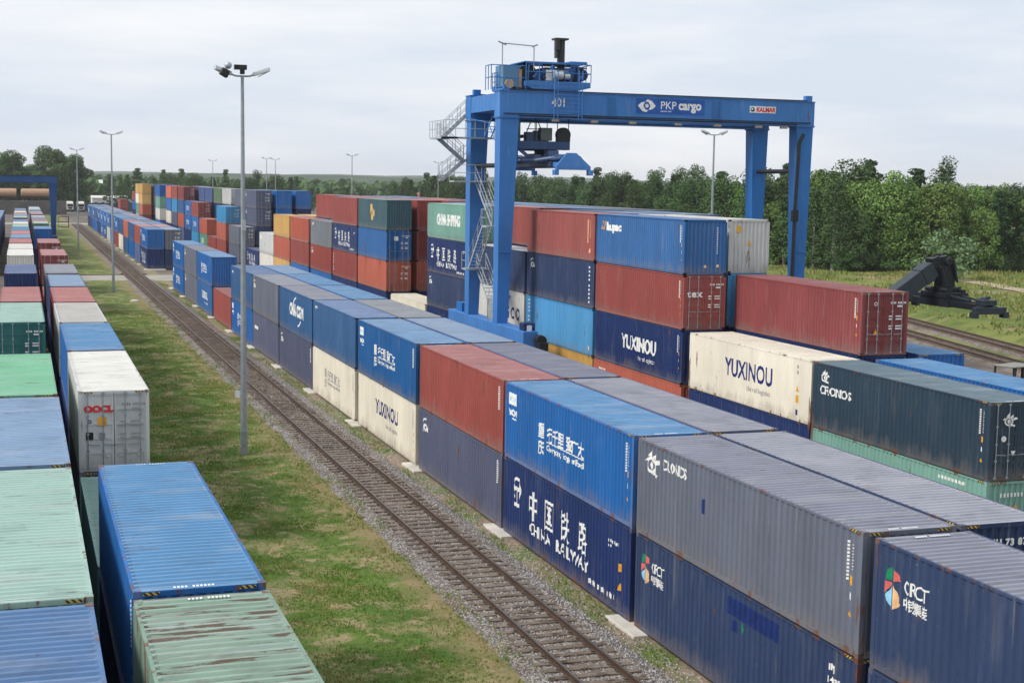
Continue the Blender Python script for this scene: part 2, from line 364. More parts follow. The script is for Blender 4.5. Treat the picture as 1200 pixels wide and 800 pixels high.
def tufts(n, xr, yr, zf, hr, dens=None, pw=1.0, m=GR, label='', seed=1):
    rs = random.Random(seed); v = []; f = []
    for i in range(n):
        x = rs.uniform(*xr); y = yr[0]+(yr[1]-yr[0])*rs.random()**pw
        if dens and dens(x, y) < rs.random(): continue
        z = zf(x, y); h = rs.uniform(*hr); k = 3
        for q in range(k):
            a = rs.uniform(0, 6.28); wv = .012+.008*rs.random(); lx = rs.uniform(-.6, .6)*h; ly = rs.uniform(-.6, .6)*h
            ox = x+rs.uniform(-.04, .04); oy = y+rs.uniform(-.04, .04); c, s_ = math.cos(a)*wv, math.sin(a)*wv
            n0 = len(v); v += [(ox-c, oy-s_, z-.01), (ox+c, oy+s_, z-.01), (ox+lx, oy+ly, z+h)]; f.append((n0, n0+1, n0+2))
    o = obj('grass', mesh('grass', v, f, m)); tag(o, label, 'grass', kind='stuff'); return o
def gd(x, y):
    if noise.noise(Vector((x*.45, y*.25, 9))) > (.02 if x > -8.5 and y < 40 else .3): return .22
    n = noise.noise(Vector((x*.45, y*.45, 0)))+.5*noise.noise(Vector((x*1.4, y*1.4, 3)))
    return max(.06, min(1, .55+n*1.3))*(1 if x < -5.4 else .5)
tufts(170000, (-12.8, -4.6), (-14, 110), gz, (.03, .085), gd, 1.6, GR, 'short green grass of the strip left of the railway track')
tufts(9000, (-5.3, -4.2), (-14, 120), lambda x, y: max(gz(x, y), bz(x, y)), (.03, .12), lambda x, y: max(.0, min(1, .35+noise.noise(Vector((x*1.5, y*.5, 6)))*2.5)), 1.4, GR, 'ragged grass creeping into the edge of the ballast', 8)
tufts(16000, (-1.1, -.02), (-14, 150), wz, (.03, .12), lambda x, y: max(0, min(1, .4+noise.noise(Vector((y*.25, x*.8, 5)))*2.2)), 1.4, GR, 'weeds growing in the gravel at the foot of the container row', 2)

# ------------------------------------------------------------------ container meshes
W2, HH = 1.219, 2.896
PITCH = .2775
def prof_depth(t):
    """t distance from start; returns recess 0..D for a trapezoid wave"""
    u = (t % PITCH)/PITCH
    if u < .32: return 0
    if u < .5: return (u-.32)/.18
    if u < .82: return 1
    return 1-(u-.82)/.18
def corr(length, n):      # breakpoints
    pts = [(0, 0)]
    for i in range(n):
        for u, d in ((.32, 0), (.5, 1), (.82, 1), (1.0, 0)): pts.append(((i+u)*length/n, d))
    return pts
D_S = .044
CM = {}
def side_mesh(L, D_S=None):
    D_S = D_S or globals()['D_S']
    l = L-.30; n = round(l/PITCH); pts = corr(l, n); v = []; f = []
    for t, d in pts:
        x = -(W2-.012)+d*D_S; y = l/2-t
        v += [(x, y, .15), (x, y, HH-.06)]
    for i in range(len(pts)-1): a = 2*i; f.append((a, a+1, a+3, a+2))
    return mesh('side_panel', v, f)
def sdepth(L, y):
    l = L-.30; n = round(l/PITCH); p = l/n; t = (l/2-y)
    if t < 0 or t > l: return 0
    u = (t/p) % 1
    return 0 if u < .32 else (u-.32)/.18 if u < .5 else 1 if u < .82 else 1-(u-.82)/.18
def sbreaks(L):
    l = L-.30; n = round(l/PITCH); return [l/2-t for t, d in corr(l, n)]
def roof_mesh(L):
    l = L-.36; n = round(l/.27); v = []; f = []; pts = corr(l, n)
    for t, d in pts:
        y = -l/2+t; zt = HH-.014; zb = zt-d*.06
        v += [(-W2+.06, y, zt), (-W2+.15, y, zb), (0, y, zb+.006), (W2-.15, y, zb), (W2-.06, y, zt)]
    for i in range(len(pts)-1):
        a = 5*i
        for k in range(4): f.append((a+k, a+k+1, a+k+6, a+k+5))
    nrf = len(f); k = len(v)   # flat end plates of the roof
    for y0, y1 in ((-L/2+.02, -l/2), (l/2, L/2-.02)):
        v += [(-W2+.06, y0, HH-.014), (W2-.06, y0, HH-.014), (W2-.06, y1, HH-.014), (-W2+.06, y1, HH-.014)]
        f.append((k, k+1, k+2, k+3)); k += 4
    me = mesh('roof', v, f); me.materials.append(RAILM); me.materials.append(RAILM)
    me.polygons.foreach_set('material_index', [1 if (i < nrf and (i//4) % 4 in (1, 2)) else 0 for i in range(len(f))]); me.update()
    return me
def frame_mesh(L):
    b = MB(); h = L/2
    for sx in (-1, 1):
        for sy in (-1, 1):
            x0, x1 = sorted((sx*(W2-.003), sx*(W2-.13))); y0, y1 = sorted((sy*(h-.003), sy*(h-.15)))
            b.box(x0, x1, y0, y1, .118, HH-.118)
        x0, x1 = sorted((sx*(W2-.004), sx*(W2-.066))); b.box(x0, x1, -h+.178, h-.178, HH-.075, HH-.012)
        x0, x1 = sorted((sx*(W2-.004), sx*(W2-.06))); b.box(x0, x1, -h+.178, h-.178, .012, .152)
        b.box(x0, x1, -h+.178, h-.178, .010, .03)
    for sy in (-1, 1):
        y0, y1 = sorted((sy*(h-.003), sy*(h-.09)))
        b.box(-W2+.162, W2-.162, y0, y1, HH-.118, HH-.02); b.box(-W2+.162, W2-.162, y0, y1, .012, .15)
    b.quad((-W2+.06, -h+.1, .15), (W2-.06, -h+.1, .15), (W2-.06, h-.1, .15), (-W2+.06, h-.1, .15))
    n = int(L/.6)
    for i in range(n): y = -h+.3+i*(L-.6)/(n-1); b.box(-W2+.06, W2-.06, y-.03, y+.03, .03, .145)
    return b.me('frame')
def end_mesh(L):     # corrugated blind end, faces -y
    l = 2*W2-.27; pts = corr(l, 9); v = []; f = []
    for t, d in pts:
        x = -l/2+t; y = -L/2+.012+d*.045; v += [(x, y, .15), (x, y, HH-.12)]
    for i in range(len(pts)-1): a = 2*i; f.append((a, a+2, a+3, a+1))
    return mesh('end_panel', v, f)
def door_mesh(L, s):  # s=-1 left leaf, 1 right leaf
    b = MB(); x0, x1 = (-W2+.135, -.012) if s < 0 else (.012, W2-.135); y = -L/2+.018; z0, z1 = .155, HH-.125
    b.box(x0, x1, y+.03, y+.06, z0, z1)
    n = 5; hh = (z1-z0)/n
    b.box(x0, x0+.07, y, y+.03, z0, z1); b.box(x1-.07, x1, y, y+.03, z0, z1)
    for i in range(n+1):
        zc = z0+i*hh; b.box(x0+.07, x1-.07, y, y+.03, max(z0, zc-.05), min(z1, zc+.05))
    for q in (.2, .8): b.box(x0+(x1-x0)*q-.08, x0+(x1-x0)*q+.08, y-.008, y, z0+.3*hh+.2, z0+.3*hh+.3)
    for i in range(4):
        zc = z0+.25+i*.75; xh = x0-.02 if s < 0 else x1+.02; b.box(xh-.03, xh+.03, y-.012, y+.02, zc, zc+.12)
    return b.me('door')
def rod_mesh(L, x):
    b = MB(); y = -L/2-.006; b.tube((x, y, .09), (x, y, HH-.06), .017, k=6)
    for z in (.12, HH-.1): b.box(x-.05, x+.05, y-.01, y+.03, z-.04, z+.04)
    for z in (.75, 1.35, 2.0): b.box(x-.045, x+.045, y-.012, y+.022, z-.03, z+.03)
    s = 1 if abs(x) > .6 else -1; s = s*(-1 if x > 0 else 1)
    b.bar((x, y-.02, .98), (x+s*.42*(-1 if abs(x) > .6 else 1)*-1, y-.02, .95), .016, .03)
    return b.me('lock_rod')
def casting_mesh():
    b = MB(); b.box(-.068, .081, -.075, .089, .0, .112); me = b.me('corner_casting', RUSTY); return me
def gasket_mesh(L):
    y = -L/2+.03; return MB().box(-.012, .012, y, y+.02, .15, HH-.12).me('gasket')
def CMs(L):
    if L not in CM:
        CM[L] = dict(side=side_mesh(L), side2=side_mesh(L, .016), roof=roof_mesh(L), frame=frame_mesh(L), end=end_mesh(L), doorl=door_mesh(L, -1), doorr=door_mesh(L, 1),
                     rods=[rod_mesh(L, x) for x in (-.9, -.38, .38, .9)], cast=casting_mesh(), gask=gasket_mesh(L))
        hz = MB()
        CM[L]['hz'] = MB().box(-.15, .15, -.004, .004, -.028, .028).me('hazard_mark', HZ)
    return CM[L]
# colours (sRGB of the paint; roofblue and dslater are paler roof copies, sky sheen included)
C = dict(navy=(26, 50, 102), navy2=(44, 62, 98), blue=(4, 96, 168), blue2=(14, 92, 154), mblue=(34, 88, 138), sky=(52, 140, 192), slate=(100, 106, 122), purple=(86, 92, 118),
         grey=(120, 126, 134), lgrey=(196, 198, 196), white=(214, 212, 204), cream=(222, 214, 194), red=(150, 66, 58), maroon=(130, 54, 54), rbrown=(150, 72, 66), orange=(180, 90, 68),
         ored=(198, 88, 66), yellow=(198, 156, 84), teal=(122, 168, 154), pteal=(146, 178, 166), dslater=(84, 108, 120), green=(96, 150, 128), lgreen=(112, 180, 142), dgreen=(60, 92, 102), dslate=(46, 66, 82), cyan=(40, 140, 190),
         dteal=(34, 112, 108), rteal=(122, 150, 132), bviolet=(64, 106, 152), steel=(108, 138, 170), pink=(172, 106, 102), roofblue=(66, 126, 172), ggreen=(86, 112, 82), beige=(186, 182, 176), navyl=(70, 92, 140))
WORD = dict(navy='navy', navy2='dark navy', blue='bright blue', blue2='mid blue', mblue='dull blue', sky='sky blue', slate='slate grey', purple='purplish grey', grey='grey', lgrey='light grey',
            white='white', cream='cream', red='red', maroon='maroon', rbrown='reddish brown', orange='orange brown', ored='orange red', yellow='yellow', teal='pale teal', pteal='faded mint',
            green='green', lgreen='light green', dgreen='dark green', dslater='slate', dslate='dark slate', cyan='cyan', dteal='deep teal', rteal='rusty green', bviolet='violet blue', steel='faded steel blue',
            pink='faded pink', roofblue='light blue', ggreen='moss green', beige='beige', navyl='dusty navy')
ORD = ['first', 'second', 'third', 'fourth', 'fifth', 'sixth', 'seventh', 'eighth', 'ninth', 'tenth', 'eleventh', 'twelfth', 'thirteenth', 'fourteenth', 'fifteenth', 'sixteenth', 'seventeenth',
       'eighteenth', 'nineteenth', 'twentieth', 'twenty-first', 'twenty-second', 'twenty-third', 'twenty-fourth', 'twenty-fifth', 'twenty-sixth', 'twenty-seventh', 'twenty-eighth', 'twenty-ninth', 'thirtieth', 'thirty-first', 'thirty-second', 'thirty-third']
LANES = dict(A=(0, 'row beside the railway'), B=(2.56, 'row behind the railway-side row'), D=(15.33, 'front row of tall stacks'), E=(18.49, 'second row of tall stacks'),
             F=(21.65, 'third row of tall stacks'), G=(24.8, 'rear row of tall stacks'), L1=(-15.63, 'row beside the grass strip'), L0=(-18.73, 'left-hand row'), L2=(-23.2, 'far left edge row'))
def container(x, y0, lvl, c, door='far', L=12.19, roofc=None, rust=.3, fade_sheen=None, hz=False, label='', group='', dist=0):
    cm = CMs(L); z = .15+lvl*HH
    root = tag(empty('shipping_container', (x+W2, y0+L/2, z)), label, 'shipping container', group)
    pm = paint(C[c], rust=rust); rmx = paint(C[roofc or c], roof=True, rust=rust, fade_sheen=fade_sheen)
    obj('frame', cm['frame'], root, m=paint(C[c], rust=max(rust, .95)) if dist < 75 else pm)
    sk = 'side2' if c == 'cream' else 'side'
    obj('side_panel', cm[sk], root, m=pm); obj('side_panel', cm[sk], root, m=pm, rz=math.pi)
    ro = obj('roof', cm['roof'], root, m=rmx); ro.material_slots[1].link = 'OBJECT'; ro.material_slots[1].material = paint(C[roofc or c], roof=True, rust=rust, rough=.46, fade_sheen=fade_sheen)
    rd = 0 if door == 'near' else math.pi
    obj('end_panel', cm['end'], root, m=pm, rz=math.pi-rd)
    for q, k in ((0, 'doorl'), (1, 'doorr')):
        if door != 'near' and dist > 60 : 
            obj('door', cm[k], root, m=pm, rz=rd); continue
        d = obj('door', cm[k], root, m=pm, rz=rd)
        for i in (0, 1):
            obj('lock_rod', cm['rods'][q*2+i], d, m=GALV)
    cst = paint(C[c], rust=1.3)
    if dist < 75:
        for sx in (-1, 1):
            for sy in (-1, 1):
                for zz in (0, HH-.118): obj('corner_casting', cm['cast'], root, (sx*(W2-.081), sy*(L/2-.089), zz), m=cst)
    if hz:
        for sx in (-1, 1): obj('hazard_mark', cm['hz'], root, (sx*(W2-.34), -L/2-.002, HH-.062))
    return root
FIL = {}   # hidden support boxes, merged by colour
def filler(x, y0, lvl, c, L=12.19):
    cm = CMs(L); z = .15+lvl*HH; k = FIL.setdefault(c, ([], []))
    for key, fl in (('frame', 0), ('side', 0), ('side', 1), ('roof', 0), ('end', 0), ('end', 1)):
        me = cm[key]; n = len(k[0]); s = -1 if fl else 1
        k[0].extend([(x+W2+v.co.x*s, y0+L/2+v.co.y*s, z+v.co.z) for v in me.vertices]); k[1].extend([tuple(n+i for i in p.vertices) for p in me.polygons])

# ------------------------------------------------------------------ lettering
def text_me(body, size, sx=1.0, bold=0.0, sp=1.0):
    cu = bpy.data.curves.new('t', 'FONT'); cu.body = body; cu.size = size; cu.offset = bold; cu.space_character = sp; cu.resolution_u = 3
    o = bpy.data.objects.new('t', cu); me = o.to_mesh()
    v = [(p.co.x*sx, p.co.y) for p in me.vertices]; f = [tuple(p.vertices) for p in me.polygons]
    o.to_mesh_clear(); bpy.data.objects.remove(o); bpy.data.curves.remove(cu)
    return v, f
def polys(*ps):
    v = []; f = []
    for p in ps: n = len(v); v += list(p); f.append(tuple(range(n, n+len(p))))
    return v, f
def rect(u0, v0, u1, v1): return [(u0, v0), (u1, v0), (u1, v1), (u0, v1)]
def ring(cx, cy, r, a0=0, a1=360, n=20, wd=.05, sy=1):
    out = []; 
    for i in range(n):
        a, b_ = rad(a0+(a1-a0)*i/n), rad(a0+(a1-a0)*(i+1)/n)
        out.append([(cx+r*math.cos(a), cy+r*sy*math.sin(a)), (cx+(r-wd)*math.cos(a), cy+(r-wd)*sy*math.sin(a)), (cx+(r-wd)*math.cos(b_), cy+(r-wd)*sy*math.sin(b_)), (cx+r*math.cos(b_), cy+r*sy*math.sin(b_))])
    return out
def disc(cx, cy, r, n=14, sy=1): return [(cx+r*math.cos(2*math.pi*i/n), cy+r*sy*math.sin(2*math.pi*i/n)) for i in range(n)]
def shift(vf, du, dv): return [(a+du, b_+dv) for a, b_ in vf[0]], vf[1]
def decal(root, face, vf, m=WHITE, L=12.19, name='lettering', eps=.005, wrap=True):
    D_S = .016 if root['label'].startswith('cream') else globals()['D_S']
    """face: 'side' = -x wall (u runs right = -y, measured from the far end), 'near' = -y wall (u from left edge), 'roof'. v = height above the bottom of the box"""
    bm = bmesh.new(); vs = [bm.verts.new((a, b_, 0)) for a, b_ in vf[0]]
    for f in vf[1]:
        try: bm.faces.new([vs[i] for i in f])
        except ValueError: pass
    if face == 'side':
        if wrap:
            bmesh.ops.triangulate(bm, faces=[f for f in bm.faces if len(f.verts) > 4])
            us = [v.co.x for v in bm.verts]; lo, hi = min(us), max(us)
            for yb in sbreaks(L):
                u = L/2-yb
                if lo < u < hi: bmesh.ops.bisect_plane(bm, geom=bm.verts[:]+bm.edges[:]+bm.faces[:], dist=1e-5, plane_co=(u, 0, 0), plane_no=(1, 0, 0))
        for v in bm.verts:
            u, h = v.co.x, v.co.y; y = L/2-u; v.co = (-(W2-.012)+(sdepth(L, y)*D_S if wrap else 0)-eps, y, h)
    elif face == 'near':
        for v in bm.verts: v.co = (-W2+v.co.x, -L/2-.004, v.co.y)
    else:
        for v in bm.verts: v.co = (v.co.x-W2, v.co.y-L/2, HH-.008)
    bmesh.ops.recalc_face_normals(bm, faces=bm.faces)
    me = bpy.data.meshes.new(name); bm.to_mesh(me); bm.free(); me.materials.append(m)
    return obj(name, me, root)
NAVYT = flat('navy_lettering', (30, 44, 110), .6); REDT = flat('red_lettering', (214, 40, 40), .6); BLK = flat('black_marking', (24, 24, 26), .6)
YEL = flat('yellow_marking', (224, 160, 40), .6); GRNT = flat('green_marking', (20, 130, 90), .6); ORT = flat('salmon_marking', (222, 110, 100), .6)
LBT = flat('pale_blue_marking', (150, 205, 235), .6); PEA = flat('peach_marking', (236, 190, 140), .6); GRYT = flat('grey_lettering', (150, 150, 150), .6)
BLUT = flat('blue_patch', (24, 46, 104), .5); GOLD = flat('gold_marking', (214, 180, 110), .6)
def hz_corner(root, L=12.19):
    cm = CMs(L)
    for yy in (-L/2+.36,): 
        o = obj('hazard_mark', cm['hz'], root, (-W2+.001, yy, HH-.045), rz=math.pi/2)
def codes(root, seed, near=True, c=WHITE, L=12.19, warn=True):
    """the column of small code marks near the -y end of the side wall, code on roof edge"""
    rs = random.Random(seed); u = L-.62; ps = []; z = 2.6
    for k in range(11):
        ps.append(rect(u, z-.075, u+.05, z-.02)); z -= .085
    decal(root, 'side', polys(*ps), c, L, 'code_mark')
    ps = []; z = 2.55; u = L-.40
    for k in range(rs.randint(9, 14)): ps.append(rect(u, z-.04, u+.03+.02*(k % 2), z-.015)); z -= .07
    decal(root, 'side', polys(*ps), c, L, 'code_mark')
    if warn:
        decal(root, 'side', polys(rect(u-.12, z-.33, u+.03, z-.12)), YEL, L, 'warning_sticker'); z -= .45
        decal(root, 'side', polys(rect(u-.11, z-.22, u+.0, z-.06)), c, L, 'warning_sticker')
        decal(root, 'side', polys([(u-.15, z-.6), (u+.05, z-.6), (u-.05, z-.40)]), YEL, L, 'warning_sticker')
    decal(root, 'roof', polys(*[rect(.75+i*.07, .1, .75+i*.07+.045, .2) for i in range(12) if i not in (4, 11)]), WHITE, L, 'code_mark')
def vnum(root, n=10, c=WHITE, L=12.19, u=.55, z=2.5, s=.13):
    rs = random.Random(n*7); ps = []
    for k in range(n):
        if k == 4: z -= s*.6; continue
        ps.append(rect(u, z-s*.75, u+s*.5, z-s*.15)); z -= s*1.25
    decal(root, 'side', polys(*ps), c, L, 'code_mark')
def fit(body, u0, u1, v0, hgt, bold=.02):
    """text stretched to start at u0, end at u1, with cap height hgt on the line v0"""
    v, f = text_me(body, 1.0, 1.0, bold/max(.2, hgt)); a = min(p[0] for p in v); b_ = max(p[0] for p in v); h0 = max(p[1] for p in v)
    return [(u0+(p[0]-a)*(u1-u0)/(b_-a), v0+p[1]*hgt/h0) for p in v], f
def cai(root, L=12.19):
    decal(root, 'side', fit('CAI', .75, 1.55, 1.95, .34), WHITE, L)
    decal(root, 'side', polys(*ring(1.0, 2.15, .40, 60, 230, 10, .08)), WHITE, L, 'emblem')
def crct(root, L=12.19):
    u, v = .46, 2.1
    decal(root, 'side', polys([(u, v), (u+.05, v+.24), (u+.26, v+.34), (u+.25, v+.02)]), GRNT, L, 'emblem')
    decal(root, 'side', polys([(u-.02, v-.03), (u-.02, v-.31), (u+.21, v-.04)], [(u+.29, v+.02), (u+.29, v+.28), (u+.57, v+.09)]), ORT, L, 'emblem')
    decal(root, 'side', polys([(u, v-.34), (u+.25, v-.06), (u+.25, v-.58), (u+.1, v-.53)]), LBT, L, 'emblem')
    decal(root, 'side', polys([(u+.28, v-.06), (u+.28, v-.6), (u+.57, v-.43)]), PEA, L, 'emblem')
    decal(root, 'side', fit('CRCT', u+.64, u+1.5, v-.14, .29, .002), WHITE, L)
    decal(root, 'side', fit('中铁集装', u+.64, u+1.48, v-.46, .25, .004), WHITE, L)
def horse(root, u, v, s, face='side', L=12.19):
    k = lambda pts: [(u+a*s, v+b_*s) for a, b_ in pts]
    ps = [k(q) for q in ring(-.15, -.05, .6, 0, 360, 16, .2, .85)]+[k(disc(-.1, -.05, .26, 10))]
    ps += [k([(-1.0, .1), (-.7, .42), (-.62, .15)]), k([(-.55, .45), (-.1, .95), (.0, .45)]), k([(0, .45), (.45, .75), (.42, .3)]), k([(.42, .3), (.8, .42), (1.1, .2), (.75, .12), (.45, .05)]), k([(.3, -.35), (.75, -.5), (.65, -.68), (.1, -.55)])]
    decal(root, face, polys(*ps), WHITE, L, 'horse_emblem')
def cronos(root, two=False, L=12.19):
    if two: horse(root, .95, 2.3, .36, 'side', L); decal(root, 'side', fit('CRONOS', .55, 3.05, 1.58, .36, .008), WHITE, L)
    else: horse(root, 1.0, 2.25, .5, 'side', L); decal(root, 'side', fit('CRONOS', 1.7, 3.3, 2.26, .31, .007), WHITE, L)
def railway_txt(root, L=12.19, small=True):
    u, v = 1.52, 1.72
    decal(root, 'side', polys(*(ring(u, v+.2, .42, -58, 238, 18, .1, 1.1)+[rect(u-.07, v-.34, u+.07, v+.24), rect(u-.24, v+.12, u+.24, v+.28), rect(u-.27, v-.48, u+.27, v-.34)])), WHITE, L, 'wheel_emblem')
    for c_, ch in zip((3.3, 4.96, 6.5, 8.15), '中国铁路'): decal(root, 'side', fit(ch, c_-.42, c_+.42, 1.2, .98, .008), WHITE, L)
    decal(root, 'side', fit('CHINA', 2.98, 5.1, .6, .42, .004), WHITE, L); decal(root, 'side', fit('RAILWAY', 5.75, 8.75, .6, .42, .004), WHITE, L)
    if small:
        decal(root, 'side', polys(*[rect(8.8+i*.155, .32, 8.8+i*.155+.09, .48) for i in range(16) if i % 5 != 4]), WHITE, L, 'code_mark')
        decal(root, 'side', polys(*([rect(10.3+i*.1, 2.1, 10.36+i*.1, 2.2) for i in range(9)]+[rect(10.3+i*.1, 1.95, 10.36+i*.1, 2.02) for i in range(4)])), WHITE, L, 'code_mark')
def slogan(root, m=WHITE, L=12.19):
    for i, ch in enumerate('重庆'): decal(root, 'side', fit(ch, 3.72, 4.28, 1.45-i*.6, .5, .012), m, L)
    decal(root, 'side', fit('行千里', 4.62, 6.2, 1.42, .5, .01), m, L); decal(root, 'side', fit('致广大', 6.5, 8.05, 1.42, .5, .01), m, L)
    decal(root, 'side', polys(rect(4.6, 1.33, 8.05, 1.37)), m, L, 'underline')
    decal(root, 'side', fit('Chongqing, Forge on Road', 4.6, 8.05, 1.06, .2, .006), m, L)
def yux_badge(root, L=12.19):
    decal(root, 'side', polys(rect(.38, 2.1, 1.3, 2.55)), WHITE, L, 'badge')
    decal(root, 'side', fit('YuXinOu', .48, 1.2, 2.24, .16, .002), LBT, L, 'badge_text', .007)
    decal(root, 'side', fit('YXOU', .42, 1.35, 1.7, .24, .012), WHITE, L)
    decal(root, 'side', polys(rect(.8, 1.56, 1.3, 1.61)), WHITE, L, 'code_mark')
def yux(root, m, sub=GRYT, L=12.19, size=.72, u=4.0, v=1.3):
    decal(root, 'side', fit('YUXINOU', u, u+4.75, v, size, .02), m, L)
    decal(root, 'side', fit('the rail logistics', u+2.3, u+4.6, v-.5, .24, .002), sub, L)
def near_marks(root, seed, L=12.19, logo=None):
    """printed data on the doors of the near end"""
    ps = [rect(1.5+i*.075, 2.35, 1.55+i*.075, 2.44) for i in range(11) if i != 4]+[rect(1.85, 2.2, 2.1, 2.28)]
    for z in (1.75, 1.62, 1.3, 1.18): ps += [rect(1.42, z, 1.62, z+.06), rect(1.78, z, 2.1, z+.06)]
    return decal(root, 'near', polys(*ps), WHITE if logo is None else logo, L, 'data_panel')

# ------------------------------------------------------------------ stacks:  lane, y of near end, colours from the ground up
# a colour given as '#name' is hidden in the photo and goes to the merged support boxes; flags: n = doors at the near end
STK = {}
CNT = {}
def stack(lane, y0, cols, L=12.19, roofc=None, fade_sheen=None, rust=.3, note=None):
    x, rowname = LANES[lane]; CNT[lane] = CNT.get(lane, 0)+1; k = CNT[lane]; out = []
    dist = (Vector((x, y0, 5))-CAM).length; hi = len(cols)
    names = {1: ['only level'], 2: ['lower level', 'upper level'], 3: ['ground level', 'middle level', 'top level'], 4: ['ground level', 'second level', 'third level', 'top level']}[hi]
    for i, s in enumerate(cols):
        if s is None: out.append(None); continue
        hid = s.startswith('#'); s = s.lstrip('#'); near = s.endswith('!'); s = s.rstrip('!')
        if hid: filler(x, y0, i, s, L); out.append(None); continue
        nt_ = (note or {}).get(i)
        lab = '%s%s container, %s, %s stack of the %s' % (WORD[s], (' '+nt_) if nt_ else '', names[i], ORD[k-1], rowname)
        wd = lab.split()
        if len(wd) > 16: lab = '%s%s container, %s, %s stack, %s' % (WORD[s], (' '+nt_) if nt_ else '', names[i].replace(' level', ''), ORD[k-1], rowname)
        jx = R.uniform(-.02, .02)
        c = container(x+jx, y0, i, s, 'near' if near else 'far', L, (roofc if i == hi-1 else None), rust, fade_sheen, dist < 70, lab, 'containers stacked in the '+rowname, dist)
        out.append(c)
    STK[lane, k] = out
    return out
# ---- lane A, beside the railway
a = stack('A', -24.85, ['navy2', 'navy2'], roofc='purple', fade_sheen=.35, note={1: 'emblem-marked'}); crct(a[1]); codes(a[1], 1); hz_corner(a[0])
decal(a[1], 'roof', polys(*[rect(.9+i*.075, 11.95, .95+i*.075, 12.05) for i in range(12) if i != 4]), WHITE, 12.19, 'code_mark')
a = stack('A', -12.2, ['navy2', 'slate'], roofc='purple', fade_sheen=.35, note={0: 'emblem-marked', 1: 'horse-marked'}); crct(a[0]); cronos(a[1]); codes(a[1], 2); hz_corner(a[1]); hz_corner(a[0])
decal(a[0], 'side', polys(rect(5.9, 2.15, 8.6, 2.62), rect(6.15, 1.75, 6.55, 2.05)), BLUT, name='paint_patch'); decal(a[0], 'side', polys([(6.7, 1.95), (6.8, 2.15), (6.9, 1.95), (6.8, 1.8)]), GRNT, name='paint_patch')
decal(a[0], 'side', shift(text_me('IMJ', .2, 1, .01), 11.0, 2.3), WHITE); decal(a[0], 'side', shift(text_me('14030', .2, 1, .01), 10.95, 2.0), WHITE); decal(a[0], 'side', shift(text_me('401', .17, 1, .01), 11.2, 1.72), WHITE)
decal(a[1], 'side', polys(rect(4.3, 1.55, 4.42, 1.95)), BLUT, name='paint_patch')
a = stack('A', .3, ['navy', 'blue'], roofc='roofblue', fade_sheen=.04, note={0: 'white-lettered', 1: 'slogan-painted'}); railway_txt(a[0]); slogan(a[1]); yux_badge(a[1]); codes(a[1], 3); hz_corner(a[1])
decal(a[0], 'side', polys(rect(11.25, 1.35, 11.4, 1.6), [(11.2, .75), (11.5, .75), (11.35, 1.0)]), YEL, name='warning_sticker')
a = stack('A', 12.75, ['purple', 'red'], rust=.5); cai(a[0]); codes(a[0], 4, warn=False); vnum(a[1], 10, u=.6, z=2.45); codes(a[1], 5, warn=False)
decal(a[1], 'roof', polys(*[rect(.75+i*.07, 12.0, .79+i*.07, 12.1) for i in range(11)]), WHITE, name='code_mark')
a = stack('A', 25.6, ['cream', 'blue2'], roofc='roofblue', note={0: 'lettered', 1: 'slogan-painted'}); yux(a[0], NAVYT); slogan(a[1]); yux_badge(a[1]); codes(a[0], 6, c=GRYT); codes(a[1], 7, warn=False)
a = stack('A', 38.5, ['cream', 'mblue'], roofc='blue2', fade_sheen=.3); slogan(a[0], GRYT); codes(a[0], 8, c=GRYT); decal(a[1], 'side', polys(*[rect(.6+i*.16, 2.45, .7+i*.16, 2.6) for i in range(6)]), WHITE, name='code_mark')
a = stack('A', 51.1, ['purple', 'mblue'], roofc='purple', fade_sheen=.45, note={1: 'curved-arrow'}); cai(a[0]); decal(a[1], 'side', fit('CMA CGM', 4.06, 9.1, 1.3, .78, .04), WHITE)
decal(a[1], 'side', polys(*(ring(6.6, 1.45, 1.5, 95, 145, 8, .16, .75)+ring(7.0, 1.75, 1.5, -85, -35, 8, .16, .75))), WHITE, name='arrow_marks'); codes(a[0], 9, warn=False)
a = stack('A', 63.6, ['purple', 'slate'], roofc='purple', fade_sheen=.45); cai(a[1]); vnum(a[1], 10, u=11.2); vnum(a[0], 9, u=.6)
decal(a[0], 'side', polys(*[rect(.9+i*.3, 1.6, 1.1+i*.3, 1.85) for i in range(6)]), WHITE, name='code_mark')
a = stack('A', 76.0, ['blue', 'mblue'], roofc='blue2', fade_sheen=.3); slogan(a[0]); yux_badge(a[0]); decal(a[1], 'side', polys(*[rect(.6+i*.2, 2.3, .72+i*.2, 2.5) for i in range(5)]), WHITE, name='code_mark')
a = stack('A', 88.6, ['red']); vnum(a[0], 8, u=.6, z=2.3, s=.2)
a = stack('A', 101.8, ['blue2', 'blue'], roofc='roofblue', note={0: 'lettered'}); yux(a[0], WHITE, WHITE); slogan(a[1]); vnum(a[1], 6, u=.6, s=.2)
a = stack('A', 114.4, ['slate', 'slate'], roofc='purple', fade_sheen=.4); cai(a[0]); cai(a[1])
a = stack('A', 127.3, ['blue', 'blue'], roofc='roofblue'); slogan(a[0]); slogan(a[1]); yux_badge(a[0]); yux_badge(a[1])
farA = [('navy', 'blue'), ('navyl', 'red'), ('blue', 'mblue'), ('mblue', 'orange'), ('cream', 'mblue'), ('red', 'blue'), ('blue', 'mblue'), ('lgrey', 'blue'), ('mblue', 'blue'), ('blue', 'blue'), ('navy', 'blue'), ('blue', 'navyl'), ('blue', 'blue'), ('navy', 'mblue'), ('navy', 'blue2')]
